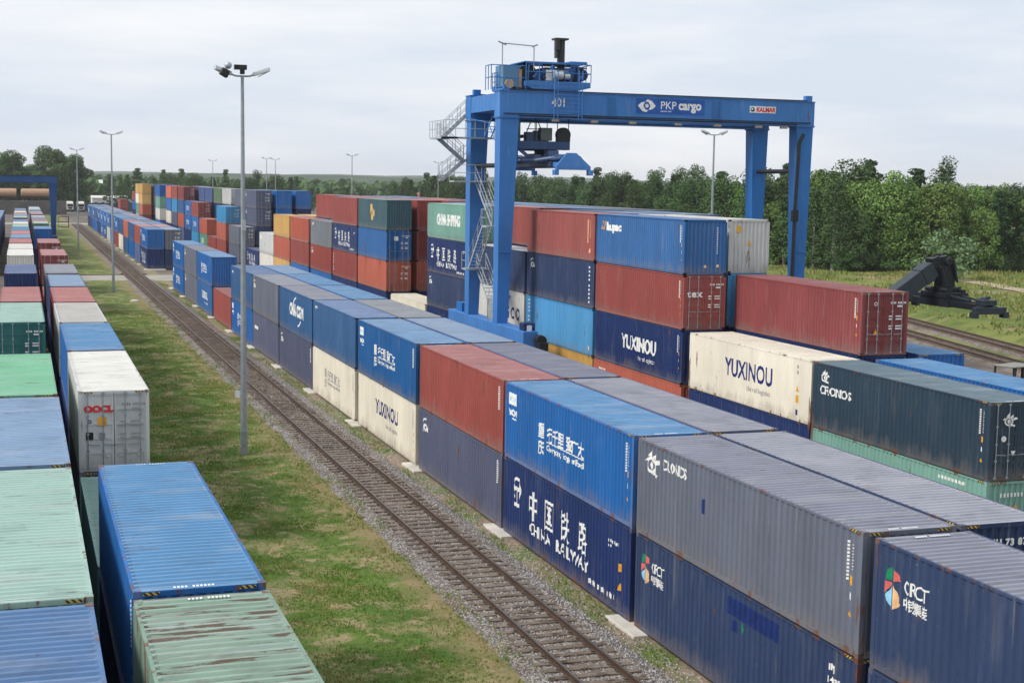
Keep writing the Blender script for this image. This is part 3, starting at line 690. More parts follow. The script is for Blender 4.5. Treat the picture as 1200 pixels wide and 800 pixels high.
for i, (c0, c1) in enumerate(farA):
    a = stack('A', 177.3+i*13.1, [c0, c1], roofc=['roofblue', 'pink', 'steel', 'pink', 'roofblue'][i % 5] if i < 6 else ['roofblue', 'purple', 'steel'][i % 3])
    if i == 0: railway_txt(a[0], small=False); yux_badge(a[1]); slogan(a[1])
    elif c1.startswith('blue'): slogan(a[1]); yux_badge(a[1])
    if i in (6, 8, 9): slogan(a[0])
# ---- lane B
for y, c0, c1, rc, fd in ((-12.2, '#navy', 'navy2', 'purple', .5), (.4, '#slate', 'purple', 'purple', .5), (13.0, '#navy', 'navyl', 'purple', .3), (25.7, '#slate', 'navyl', 'steel', .2), (38.4, '#navy', 'grey', 'grey', .3),
                           (51.1, '#navy', 'blue2', 'roofblue', .1), (63.7, '#red', 'blue2', 'roofblue', .1), (76.2, '#navy', 'blue2', 'steel', .1)):
    a = stack('B', y, [c0, c1], roofc=rc, fade_sheen=fd)
    if y < -10: decal(a[1], 'near', shift(text_me('10 JU 73 87', .22, 1, .012, 1.2), .55, 2.35), WHITE); hz_corner(a[1])
for i in range(15):
    c1 = ['slate!', 'blue', 'red', 'blue', 'navy'][i % 5]; a = stack('B', 177.3+i*13.1, ['navy2' if i == 0 else '#navy', c1], roofc=['steel', 'pink', 'roofblue', 'purple', 'roofblue'][i % 5], fade_sheen=.3)
    if i == 0: near_marks(a[1], 3)
# ---- lane D
a = stack('D', 3.5, ['teal', 'dslate!'], roofc='dslater', fade_sheen=.05, note={1: 'horse-marked'}); cronos(a[1], True); codes(a[1], 12); horse(a[1], .85, 2.2, .32, 'near'); hz_corner(a[1]); hz_corner(a[0])
decal(a[1], 'near', polys(disc(.62, 1.55, .11), [(.95, 1.1), (1.15, 1.1), (1.05, .9)]), WHITE, name='door_marks')
decal(a[0], 'near', polys(*[rect(.6+i*.15, 2.3, .68+i*.15, 2.45) for i in range(10)]), WHITE, name='code_mark'); decal(a[0], 'near', polys([(1.1, 1.75), (1.45, 1.75), (1.28, 2.05)]), YEL, name='warning_sticker')
decal(a[0], 'side', polys(*[rect(9.3+i*.12, 2.5, 9.38+i*.12, 2.62) for i in range(14)]), WHITE, name='code_mark')
a = stack('D', 15.85, ['navy', 'cream'], roofc='cream', fade_sheen=.05, rust=.2, note={1: 'blue-lettered'}); yux(a[1], NAVYT, size=.85, u=3.95, v=1.25)
decal(a[1], 'side', polys(*[rect(10.9, z, 11.05, z+.15) for z in (2.4, 2.15)]), GRYT, name='code_mark'); decal(a[1], 'side', polys([(10.85, 1.35), (11.1, 1.35), (10.97, 1.65)], rect(10.85, .85, 11.1, 1.2)), YEL, name='warning_sticker')
decal(a[1], 'side', polys(rect(10.88, .3, 11.06, .55)), NAVYT, name='warning_sticker'); decal(a[0], 'side', fit('YUXINOU', 4.0, 8.6, 1.5, .75, .03), WHITE)
decal(a[0], 'side', polys(*[rect(10.6+i*.1, 2.1, 10.67+i*.1, 2.18) for i in range(9)]), WHITE, name='code_mark')
a = stack('D', 28.9, ['orange', 'navy', 'rbrown!', 'blue2'], note={1: 'white-lettered', 3: 'yellow-marked'}); yux(a[1], WHITE, WHITE, size=.78, u=4.1, v=1.15); codes(a[1], 21); near_marks(a[2], 4)
decal(a[2], 'near', shift(text_me('tex', .5, 1.1, .02, 1.2), .22, 1.75), WHITE); vnum(a[2], 7, u=.6, z=2.5, s=.22); codes(a[2], 22); codes(a[3], 23)
decal(a[3], 'side', fit('hupac', 1.54, 3.7, 2.0, .46, .03), WHITE); decal(a[3], 'side', polys([(.75, 2.0), (.95, 2.5), (1.1, 2.5), (.9, 2.0)], [(1.05, 2.0), (1.22, 2.5), (1.4, 2.5), (1.32, 2.2), (1.2, 2.0)]), YEL, name='emblem')
decal(a[3], 'near', polys(*[rect(1.85, 1.1+i*.12, 1.9, 1.18+i*.12) for i in range(12)]), WHITE, name='code_mark'); decal(a[3], 'near', polys(disc(1.2, .45, .08), rect(1.85, .4, 2.0, .55)), PEA, name='sticker')
decal(a[0], 'side', polys(*[rect(.8+i*.12, 2.35, .88+i*.12, 2.45) for i in range(8)]), WHITE, name='code_mark')
a = stack('D', 41.35, ['yellow', 'sky', 'navy2', 'rbrown'], rust=.4); cai(a[2]); vnum(a[2], 10, u=11.3, z=2.6, s=.2); vnum(a[1], 10, u=.5, z=2.65, s=.2); vnum(a[1], 7, u=11.4, s=.2)
decal(a[1], 'side', polys(rect(11.35, .35, 11.6, .6)), PEA, name='sticker'); decal(a[3], 'side', polys(rect(11.0, 1.1, 11.06, 2.5), rect(11.35, 1.4, 11.4, 2.5), [(11.2, .5), (11.5, .5), (11.35, .8)]), PEA, name='warning_sticker')
a = stack('D', 54.0, ['#orange', 'white', 'navy2'], roofc='lgrey', note={1: 'blue-lettered'}); cai(a[2]); decal(a[1], 'side', shift(text_me('C O S C O', 1.1, 1, .04), 6.2, .95), NAVYT); vnum(a[2], 8, u=8, s=.2)
decal(a[1], 'side', shift(text_me('LCU 135', .3, 1, .01), 8.1, 2.3), NAVYT)
a = stack('D', 66.9, ['#navy', 'navy2', 'navy', 'teal'], roofc='pteal', note={3: 'white-lettered', 2: 'large-lettered'}); cai(a[1]); railway_txt(a[2]); decal(a[3], 'side', fit('CHINA SHIPPING', 2.9, 9.5, 1.2, .85, .05), WHITE)
a = stack('D', 79.6, ['cream'], roofc='cream', fade_sheen=.05)
a = stack('D', 93.5, ['#navy', 'orange!', 'blue2!', 'dgreen'], roofc='teal', fade_sheen=.1, rust=.6, note={3: 'gold-marked'}); near_marks(a[1], 7); near_marks(a[2], 8)
decal(a[3], 'side', polys(disc(5.8, 1.9, .55), disc(6.1, 1.3, .5), disc(6.7, 1.55, .35)), GOLD, name='emblem')
decal(a[2], 'near', polys(rect(.75, 1.95, 1.15, 2.35)), WHITE, name='plate')
a = stack('D', 106.3, ['navy', 'rbrown', 'navy', 'rbrown'], note={2: 'white-lettered'}); railway_txt(a[2]); vnum(a[1], 7, u=.5, s=.25)
a = stack('D', 119.1, ['blue', 'red', 'grey'], roofc='grey'); decal(a[2], 'side', polys([(.9, 2.2), (1.2, 2.6), (2.0, 2.6), (1.5, 2.4)]), WHITE, name='emblem'); cai(a[1])
a = stack('D', 132.6, ['blue', 'rbrown', 'orange'], roofc='pink'); vnum(a[2], 5, u=.6, s=.3)
a = stack('D', 145.6, ['yellow', 'orange', 'yellow'], roofc='yellow')
a = stack('D', 158.2, ['white', 'lgrey'], rust=.6); decal(a[1], 'side', polys(rect(.9, 1.9, 1.8, 2.5)), WHITE, name='emblem')
a = stack('D', 171.0, ['navy']); railway_txt(a[0], small=False)
a = stack('D', 190.6, ['slate', 'slate!'], roofc='grey'); near_marks(a[1], 9)
a = stack('D', 206.4, ['red', 'orange', 'cyan!'], roofc='sky'); near_marks(a[2], 10)
a = stack('D', 219.4, ['red'])
a = stack('D', 232.2, ['green', 'orange']); decal(a[0], 'side', shift(text_me('CHINA', 1.4, .7, .06), 3, 1.1), WHITE)
a = stack('D', 246.0, ['cyan', 'blue', 'red!']); near_marks(a[2], 11); slogan(a[1])
a = stack('D', 258.9, ['navy', 'blue', 'blue']); slogan(a[2]); slogan(a[1])
a = stack('D', 272.6, ['navyl', 'orange', 'mblue', 'maroon!'], roofc='pink'); near_marks(a[3], 12)
a = stack('D', 286.3, ['#navy', 'purple', 'sky', 'red'])
a = stack('D', 299.6, ['#navy', 'cream', 'blue', 'ored'])
a = stack('D', 328.0, ['#blue', 'white', 'teal', 'blue'], roofc='steel')
a = stack('D', 381.7, ['maroon', 'orange', 'yellow', 'yellow'])
a = stack('D', 395.0, ['teal', 'green', 'cream', 'yellow'])
# ---- lane E
a = stack('E', 3.6, ['#blue', 'blue'], roofc='roofblue', fade_sheen=.02)
a = stack('E', 17.0, ['#blue', '#navy', 'maroon!'], roofc='maroon', fade_sheen=.06, note={2: 'door-fronted'}); near_marks(a[2], 1); codes(a[2], 31); decal(a[2], 'near', polys([(.62, .95), (.86, .95), (.74, 1.2)]), YEL, name='warning_sticker')
decal(a[2], 'near', polys(*ring(.72, 2.35, .09, n=12, wd=.03)), WHITE, name='roundel')
a = stack('E', 30.1, ['#blue', '#navy', 'sky', 'lgrey'], roofc='white', fade_sheen=.05, rust=.75, note={3: 'rust-streaked'}); decal(a[3], 'near', polys(rect(.45, 2.2, .7, 2.55)), YEL, name='sticker'); decal(a[3], 'near', polys([(1.1, 1.5), (1.35, 1.5), (1.22, 1.8)]), YEL, name='warning_sticker')
a = stack('E', 43.2, ['#navy', '#red', '#navy', 'blue2'], roofc='steel')
a = stack('E', 59.6, ['#navy', '#red', '#navy', 'rbrown'], roofc='pink')
a = stack('E', 72.3, ['#navy', '#red', '#navy', 'blue2'], roofc='steel')
a = stack('E', 94.2, ['#navy', 'orange!', 'maroon', 'red'], roofc='pink', rust=.5); near_marks(a[1], 4)
a = stack('E', 106.8, ['#navy', '#red', '#navy', 'red'], roofc='pink')
a = stack('E', 119.2, ['#navy', '#red', '#navy', 'blue2'], roofc='pink')
a = stack('E', 131.8, ['#navy', '#yellow', 'navy', 'rbrown'], roofc='pink')
a = stack('E', 145.0, ['#navy', 'yellow', 'yellow'], roofc='yellow')
a = stack('E', 193.5, ['#navy', 'navy2', 'purple!', 'purple!'], roofc='steel'); near_marks(a[2], 5); near_marks(a[3], 6); cai(a[2]); cai(a[3])
a = stack('E', 206.3, ['#navy', '#red', '#navy', 'slate'])
a = stack('E', 222.8, ['#navy', '#red', 'navy', 'lgrey!'], rust=.8); 
a = stack('E', 235.6, ['#navy', '#red', '#navy', 'ggreen'], roofc='white')
a = stack('E', 250.0, ['#navy', '#red', 'navy', 'navyl'], roofc='pink')
a = stack('E', 263.0, ['#navy', '#red', '#navy', 'navyl'], roofc='white')
a = stack('E', 276.0, ['#navy', '#red', '#navy', 'maroon'], roofc='pink')
a = stack('E', 328.0, ['#navy', '#red', 'white', 'navyl'], roofc='steel')
a = stack('E', 381.7, ['#navy', '#slate', 'grey', 'slate'], roofc='purple')
a = stack('E', 440.0, ['#navy', 'blue', 'blue'])
a = stack('E', 454.0, ['#navy', 'blue', 'red'])
a = stack('D', 478.0, ['red', 'red'])
# ---- lanes F, G
stack('F', 17.0, ['#navy', 'blue'], roofc='roofblue', fade_sheen=.02)
for y, cols_, rc in ((42.0, ['#navy', '#red', '#navy', 'navyl'], 'steel'), (54.6, ['#navy', '#red', '#navy', 'blue2'], 'steel'), (67.2, ['#navy', '#red', '#navy', 'mblue'], 'roofblue'), (94.2, ['#navy', '#red', '#navy', 'red'], 'pink'), (107, ['#navy', '#red', '#navy', 'mblue'], 'steel'),
                     (119.6, ['#navy', '#red', '#navy', 'blue2'], 'steel'), (192.6, ['#navy', '#navy', 'blue', 'blue'], 'roofblue'), (205.2, ['#navy', '#navy', '#navy', 'blue'], 'steel'), (300, ['#navy', '#navy', '#navy', 'blue'], 'steel'), (381, ['#navy', '#navy', '#navy', 'blue'], 'steel')):
    a = stack('F', y, cols_, roofc=rc)
    if y == 192.6: slogan(a[3]); slogan(a[2]); yux_badge(a[3]); yux_badge(a[2])
for y, cols_, rc in ((55.0, ['#navy', '#red', '#navy', 'slate'], 'grey'), (67.6, ['#navy', '#red', '#navy', 'navy'], 'steel'), (80.2, ['#navy', '#red', '#navy', 'mblue'], 'steel'), (94.2, ['#navy', '#red', '#navy', 'navy2'], 'purple'), (107, ['#navy', '#red', '#navy', 'rbrown'], 'pink'),
                     (122, ['#navy', '#red', '#navy', 'navy'], 'steel'), (192.8, ['#navy', '#navy', '#navy', 'blue'], 'roofblue')):
    stack('G', y, cols_, roofc=rc)
# ---- lane L1, beside the grass
a = stack('L1', -25.3, ['#navy', 'rteal'], roofc='rteal', fade_sheen=.06, rust=1.0)
decal(a[1], 'roof', polys(*[rect(.95+i*.07, 11.95, .99+i*.07, 12.05) for i in range(11) if i != 4]), WHITE, name='code_mark')
a = stack('L1', -12.62, ['#navy', 'blue'], roofc='roofblue', fade_sheen=.03, rust=.1); codes(a[1], 40)
decal(a[1], 'roof', polys(*[rect(.95+i*.07, 12.0, .99+i*.07, 12.07) for i in range(11) if i != 4]), WHITE, name='code_mark')
a = stack('L1', .2, ['teal'])
a = stack('L1', 13.2, ['slate', 'lgrey!'], roofc='white', fade_sheen=.02, rust=.25, note={1: 'red-lettered'}); near_marks(a[1], 41, logo=GRYT)
decal(a[1], 'near', shift(text_me('OOCL', .3, 1.15, .02), .2, 2.15), REDT)
decal(a[1], 'near', polys(rect(.66, 1.65, .95, 1.95)), YEL, name='sticker'); decal(a[1], 'near', polys(rect(.25, 1.15, .5, 1.42)), BLK, name='sticker'); decal(a[1], 'near', polys(rect(.7, 1.15, .9, 1.4)), GRYT, name='sticker')
decal(a[1], 'near', polys(*ring(.38, 1.8, .07, n=10, wd=.035)), NAVYT, name='sticker')
L1s = [(25.8, 'blue', 'roofblue', 0.02), (38.6, 'lgrey', 'beige', .05), (51.4, 'maroon', 'pink', .05), (64.4, 'navy', 'steel', .15), (78.6, 'grey', 'purple', .6)]
for y, c, rc, fd in L1s: stack('L1', y, ['#navy', c], roofc=rc, fade_sheen=fd)
stack('L1', 92.4, ['maroon'])
a = stack('L1', 105.2, ['#navy', 'maroon!'], roofc='pink'); near_marks(a[1], 42)
stack('L1', 118.4, ['maroon'])
a = stack('L1', 132.0, ['#navy', 'maroon!'], roofc='pink'); near_marks(a[1], 43)
a = stack('L1', 178.0, ['#navy', 'blue'], roofc='roofblue')
for y, c, rc in ((203, 'ggreen!', 'pteal'), (216, 'ored', 'pink'), (229, 'slate', 'steel'), (242, 'maroon', 'beige'), (262, 'navy', 'pink'), (275, 'grey', 'steel'), (300, 'white', 'steel'), (313, 'lgrey', 'cream'), (328, 'navyl', 'steel')):
    stack('L1', y, ['#navy', c], roofc=rc)
# ---- lane L0
a = stack('L0', -25.3, ['#navy', 'bviolet'], roofc='bviolet', fade_sheen=.04, rust=.2)
a = stack('L0', -12.7, ['#navy', 'pteal'], roofc='pteal', fade_sheen=.03, rust=.42)
a = stack('L0', 0, ['#navy', 'steel'], roofc='steel', fade_sheen=.02, rust=.45)
a = stack('L0', 12.75, ['#navy', 'green'], roofc='lgreen', fade_sheen=.02, rust=.5)
a = stack('L0', 25.8, ['maroon'])
a = stack('L0', 39.0, ['#navy', 'dteal!'], roofc='pteal', fade_sheen=.02); near_marks(a[1], 44)
a = stack('L0', 52.0, ['#navy', 'maroon'], roofc='pink', fade_sheen=.05)
a = stack('L0', 65.4, ['maroon'])
a = stack('L0', 78.4, ['#navy', 'navy'], roofc='navyl', fade_sheen=.15)
a = stack('L0', 91.8, ['slate'])
for y, c, rc in ((105.3, 'white', 'white'), (118.2, 'white', 'white'), (132.3, 'pink', 'pink'), (146, 'navy', 'steel'), (159, 'red', 'pink'), (172, 'blue', 'roofblue'), (186, 'navy', 'pteal'), (200, 'navy', 'cream'), (214, 'blue2', 'roofblue'), (236, 'red', 'pteal'), (249, 'navy', 'steel'), (262, 'white', 'pink'), (276, 'slate', 'cream'), (290, 'navy', 'steel'), (304, 'red', 'steel')):
    stack('L0', y, ['#navy', c], roofc=rc, fade_sheen=.05)
for i in range(10): stack('L2', 165+i*13, ['#navy', 'navyl'], roofc='steel')
for c, (v, f) in FIL.items():
    o = obj('stacked_containers', mesh('stacked_containers', v, f, paint(C[c], rust=.3)))
    tag(o, '%s containers buried at the lower levels of the container stacks' % WORD[c], 'shipping containers', kind='stuff')
# concrete bearers under the joints of the railway-side rows
k = 0
for y in [-12.4, .1, 12.6, 25.4, 38.2, 50.9, 63.4, 75.9, 88.4, 101.4, 114.2, 127.1, 139.5]+[177.3+i*13.1-.3 for i in range(10)]:
    o = MB().box(-.42, 2.6, y-1.1, y+1.1, 0, .148).build('concrete_bearer', CONC, bevel=.02)
    tag(o, 'flat concrete block under the %s container joint of the railway-side row' % ORD[k], 'concrete block', 'concrete blocks under the railway-side containers'); k += 1

# ------------------------------------------------------------------ gantry crane
def railing(b, pts, h=1.1, r=.022, posts=1.4):
    pts = [Vector(p) for p in pts]
    for z in (h, h*.5): b.path([p+Vector((0, 0, z)) for p in pts], r, 5)
    for a_, c_ in zip(pts, pts[1:]):
        n = max(1, round((c_-a_).length/posts))
        for i in range(n+1): p = a_.lerp(c_, i/n); b.tube(p, p+Vector((0, 0, h)), r, k=5)
def gantry(x0, x1, y0, y1, ztop, gd_, sill_top, label, CRB=CRB):
    g = tag(empty('gantry_crane', ((x0+x1)/2, (y0+y1)/2, 0)), label, 'gantry crane')
    ox, oy = (x0+x1)/2, (y0+y1)/2
    def bl(b, n, m=CRB, par=g, bev=0): 
        b.v = [(x-ox, y-oy, z) for x, y, z in b.v]; return b.build(n, m, par, bevel=bev)
    zb = ztop-gd_; wd = 1.15
    for y in (y0, y1):
        b = MB().box(x0-.05, x1+.05, y, y+wd, zb, ztop)
        b.box(x0-.1, x1+.1, y-.06, y+wd+.06, ztop, ztop+.05).box(x0-.1, x1+.1, y-.06, y+wd+.06, zb-.05, zb)
        for i in range(1, 8): xx = x0+(x1-x0)*i/8; b.box(xx-.01, xx+.01, y-.012, y, zb+.05, ztop-.02)
        gi = bl(b, 'girder')
        bl(MB().box(x0+.6, x1-.6, y-.07, y+.12, ztop+.052, ztop+.13), 'walkway_edge', DARK)
        bl(MB().box(x0+1.3, x1-1.3, y-.03, y-.001, zb+.02, zb+.10), 'grease_line', DARK)
        bl(MB().box(x0+.3, x1-.3, y+.5, y+.62, ztop+.05, ztop+.16), 'trolley_rail', DARK)
        for s in (-1, 1):
            xo = x0 if s < 0 else x1; xi = xo-s*1.3; xo2 = xo-s*(0 if s < 0 else .3); xi2 = xi+s*(.55 if s < 0 else .35)
            lo = [(min(xo2, xi2), y+.1, sill_top), (max(xo2, xi2), y+.1, sill_top), (max(xo2, xi2), y+wd-.1, sill_top), (min(xo2, xi2), y+wd-.1, sill_top)]
            hi = [(min(xo, xi), y+.02, zb-.05), (max(xo, xi), y+.02, zb-.05), (max(xo, xi), y+wd-.02, zb-.05), (min(xo, xi), y+wd-.02, zb-.05)]
            bl(MB().hexa(lo, hi), 'leg')
            bl(MB().box(min(xo, xi)-.06, max(xo, xi)+.06, y-.05, y+wd+.05, zb-.12, zb-.052), 'flange')
    for s in (-1, 1):
        xc = x0+.5 if s < 0 else x1-.7
        bl(MB().box(xc-.5, xc+.5, y0-5.2, y1+wd+4.0, sill_top-1.0, sill_top-.003), 'sill_beam', bev=.03)
        bl(MB().tube((xc, y0+wd, zb-3.2), (xc, y1, zb-3.2), .16, k=10), 'cross_tie', DARK)
        for yy in (y0-4.4, y0-2.4, y1+wd+1.2, y1+wd+3.2):
            wb = MB(); wb.box(xc-.35, xc+.35, yy-.3, yy+.3, 1.2, sill_top-1.0); bl(wb, 'bogie')
            wh = bl(MB().tube((xc-.42, yy, .82), (xc+.42, yy, .82), .82, k=20), 'wheel', RUBBER)
            h = MB().tube((xc-.45, yy, .82), (xc+.45, yy, .82), .4, k=12); h.v = [(x-ox, y-oy, z) for x, y, z in h.v]; h.build('rim', CRB, wh)
    return g, bl, ox, oy, zb
X0, X1, Y0, Y1, ZT = 12.58, 36.0, 51.5, 58.0, 19.5
g, bl, ox, oy, zb = gantry(X0, X1, Y0, Y1, ZT, 1.65, 4.15, 'tall blue gantry crane straddling the container stacks with a trolley on top')
bl(MB().box(X0-.02, X0+1.7, Y0+1.15, Y1, ZT-1.2, ZT-.1), 'end_beam'); bl(MB().box(X1-1.7, X1+.02, Y0+1.15, Y1, ZT-1.2, ZT-.1), 'end_beam')
for i, xx in enumerate((16.4, 19.2, 22.0, 25.4, 28.4, 31.6, 33.6)):
    bl(MB().box(xx-.24, xx+.24, Y0-.2, Y0+.1, zb-.26, zb-.10), 'floodlight', flat('lamp_casing', (150, 140, 128), .5))
b = MB(); b.box(X0+.2, X1-.3, Y0-.16, Y0-.06, zb+.15, zb+.22); bl(b, 'cable_duct', DARK)
b = MB(); b.path([(X1-.75, Y0+.02, zb-.6), (X1-1.1, Y0-.02, zb-1.2), (X1-1.25, Y0-.02, 12), (X1-1.3, Y0-.0, 5)], .13, 8); b.box(X1-1.5, X1-1.05, Y0-.2, Y0+.08, 11.1, 11.9); bl(b, 'cable_conduit', DARK)
for xx, yy in ((X0+.6, Y0+.6), (X1-.35, Y0+.3), (X0+.5, Y1+.4)): bl(MB().box(xx-.25, xx+.25, yy-.2, yy+.2, ZT+.05, ZT+.45), 'end_stop')
def gtext(body, size, x, z, m=WHITE, sx=1, bold=.01, name='lettering', sp=1.0, dy=0):
    v, f = text_me(body, size, sx, bold, sp)
    o = obj(name, mesh(name, [(x-ox+a_, Y0-.016-dy-oy, z+b_) for a_, b_ in v], f, m), g); return o
gtext('401', .78, 16.15, zb+.75, sx=.9, bold=.015)
LB = flat('deep_blue_panel', (24, 84, 168), .45)
bl(MB().box(22.25, 27.4, Y0-.02, Y0-.002, zb+.48, zb+1.5), 'name_panel', LB)
gtext('PKP', .74, 24.05, zb+.82, sx=.98, bold=.004, dy=.008); gtext('cargo', .84, 25.42, zb+.82, sx=.92, bold=.035, dy=.008)
gtext('GRUPA PKP', .12, 24.08, zb+.62, sx=1.1, bold=.004, dy=.008, sp=1.25)
def gpoly(ps, m=WHITE, name='emblem', dy=.009):
    v, f = polys(*ps); return obj(name, mesh(name, [(a_-ox, Y0-.016-dy-oy, b_) for a_, b_ in v], f, m), g)
ex, ez = 23.05, zb+1.0
gpoly([[(ex-.66, ez), (ex-.42, ez+.22), (ex-.12, ez+.27), (ex-.25, ez+.08), (ex-.25, ez-.06)], [(ex-.66, ez), (ex-.25, ez-.06), (ex-.1, ez-.25), (ex+.12, ez-.3), (ex-.05, ez-.44), (ex-.35, ez-.34)],
       [(ex+.66, ez), (ex+.42, ez-.22), (ex+.12, ez-.27), (ex+.25, ez-.08), (ex+.25, ez+.06)], [(ex+.66, ez), (ex+.25, ez+.06), (ex+.1, ez+.25), (ex-.12, ez+.3), (ex+.05, ez+.44), (ex+.35, ez+.34)], disc(ex, ez, .13)])
bl(MB().box(30.9, 32.95, Y0-.02, Y0-.002, zb+.78, zb+1.24), 'name_plate', flat('plate_white', (226, 226, 226), .5))
gtext('KALMAR', .42, 31.42, zb+.86, REDT, .92, .02, dy=.008); gpoly([disc(31.12, zb+1.01, .16)], BLK); gpoly([disc(31.09, zb+1.04, .08)], WHITE, dy=.012)
# trolley on top of the girders
TY0, TY1 = Y0+.2, Y1+.9; zt = ZT+.2
b = MB(); b.box(14.4, 19.0, TY0, TY1, zt+.2, zt+.55); b.hexa([(14.9, TY0, zt), (18.2, TY0, zt), (18.2, TY1, zt), (14.9, TY1, zt)], [(14.4, TY0, zt+.2), (19.0, TY0, zt+.2), (19.0, TY1, zt+.2), (14.4, TY1, zt+.2)])
tro = bl(b, 'trolley', bev=.02)
def tp(b, n, m=CRB, bev=0): b.v = [(x-ox, y-oy, z) for x, y, z in b.v]; return b.build(n, m, tro, bevel=bev)
tp(MB().box(15.9, 17.9, TY0+.6, TY1-.8, zt+.55, zt+1.5), 'winch_housing', flat('dark_blue_steel', (44, 58, 84), .5), .05)
tp(MB().tube((14.85, TY0+1.0, zt+1.15), (14.85, TY0+3.6, zt+1.15), .6, k=16), 'winch_drum', DARK)
tp(MB().tube((18.3, TY0+.6, zt+1.1), (18.3, TY0+2.6, zt+1.1), .55, k=16).tube((18.75, TY0+.9, zt+1.1), (18.75, TY0+2.2, zt+1.1), .4, k=12), 'electric_motor', DARK)
BLM = flat('machine_blue', (36, 78, 134), .45); b = MB()
for i in range(7): b.tube((15.0+i*.55, TY0+.3+.2*(i % 2), zt+.75), (15.3+i*.55, TY0+.3+.2*(i % 2), zt+1.0+.3*(i % 3)), .14, k=8)
b.path([(14.6, TY0+.2, zt+.6), (14.7, TY0+.3, zt+1.6), (15.6, TY0+.3, zt+1.62), (15.7, TY0+.3, zt+.8), (17.6, TY0+.3, zt+.85), (17.7, TY0+.3, zt+1.6), (18.8, TY0+.3, zt+1.5)], .05, 6)
b.box(15.2, 15.5, TY0+.2, TY0+.5, zt+.55, zt+1.2).box(17.5, 17.75, TY0+.2, TY0+.6, zt+.55, zt+1.45)
tp(b, 'hydraulic_unit', BLM); tp(MB().tube((16.3, TY0+.1, zt+.95), (17.0, TY0+.1, zt+.95), .27, k=12).tube((17.1, TY0+.1, zt+.9), (17.5, TY0+.1, zt+.9), .2, k=12), 'motor_casing', GALVL)
tp(MB().box(14.4, 18.9, TY0+.4, TY0+3.4, zt+1.78, zt+1.84).box(17.7, 18.9, TY0+.5, TY0+2, zt+1.84, zt+1.95), 'canopy')
tp(MB().box(15.9, 16.6, TY0+.15, TY0+.5, zt+.6, zt+1.3), 'control_box', flat('plate_white', (226, 226, 226), .5))
tp(MB().tube((17.05, TY0+.36, zt+1.0), (17.05, TY0+.36, zt+1.3), .2, k=10), 'gearbox', GALV)
b = MB(); b.tube((17.35, TY0+1.4, zt+1.5), (17.35, TY0+1.4, 23.1), .26, k=10).box(16.8, 17.75, TY0+1.0, TY0+1.8, 23.1, 23.22).box(16.85, 17.1, TY0+1.0, TY0+1.4, 22.4, 23.1).box(16.9, 17.05, TY0+1.1, TY0+1.5, 21.9, 22.4)
tp(b, 'cable_mast', flat('charcoal', (52, 50, 50), .6))
b = MB(); railing(b, [(14.4, TY0, zt+.55), (19.0, TY0, zt+.55), (19.0, TY1, zt+.55)], 1.15, .03, .9); tp(b, 'railing', CRB)
# ladder from trolley down the girder face
b = MB()
for xx in (16.25, 16.5, 18.0, 18.25): b.tube((xx, Y0-.22, zb-.1), (xx, Y0-.22, zt+1.3), .03)
for i in range(9): z = zb+.15+i*.27; b.tube((16.25, Y0-.22, z), (18.25, Y0-.22, z), .022)
tp(b, 'ladder')
# electrical house at the left end
b = MB(); b.box(12.9, 14.0, Y0+.6, Y0+2.2, ZT+.3, ZT+1.75); bl(b, 'electrical_cabinet', paint((96, 140, 176), rust=.1), bev=.03)
bl(MB().box(13.9, 14.3, Y0+.8, Y0+2.4, ZT+.3, ZT+1.5).tube((13.3, Y0+.35, ZT+.5), (13.3, Y0+.55, ZT+.5), .3, k=12), 'cable_reel', flat('tan_reel', (190, 160, 130), .6))
b = MB(); railing(b, [(11.9, Y0+1.2, ZT+.06), (11.9, Y0, ZT+.06), (14.3, Y0, ZT+.06)], 1.6, .03, .55); railing(b, [(12.7, Y0+2.2, ZT+.06), (12.7, Y0+1.2, ZT+.06)], 1.2, .03, .4); bl(b, 'railing')
b = MB(); b.path([(12.75, Y0+.3, ZT+1.2), (12.75, Y0+.3, ZT+3.1), (14.95, Y0+.3, ZT+3.0), (14.95, Y0+.3, ZT+1.4)], .035); b.tube((12.45, Y0+.3, ZT+3.2), (13.0, Y0+.3, ZT+3.0), .05).tube((14.8, Y0+.3, ZT+2.95), (15.2, Y0+.3, ZT+3.1), .05); bl(b, 'antenna_frame', GALV)
# cabin
cb = bl(MB().box(14.0, 14.6, Y0+1.6, Y0+3.6, zb-.3, zb-.1).box(14.0, 14.6, Y0+1.6, Y0+3.6, zb-1.9, zb-1.7).box(14.1, 14.5, Y0+1.9, Y0+3.4, zb-2.9, zb-1.9), 'operator_cabin')
x = MB().box(14.02, 14.56, Y0+1.65, Y0+3.5, zb-1.7, zb-.3); x.v = [(p-ox, q-oy, r_) for p, q, r_ in x.v]; x.build('window', flat('green_glass', (96, 130, 124), .1), cb)
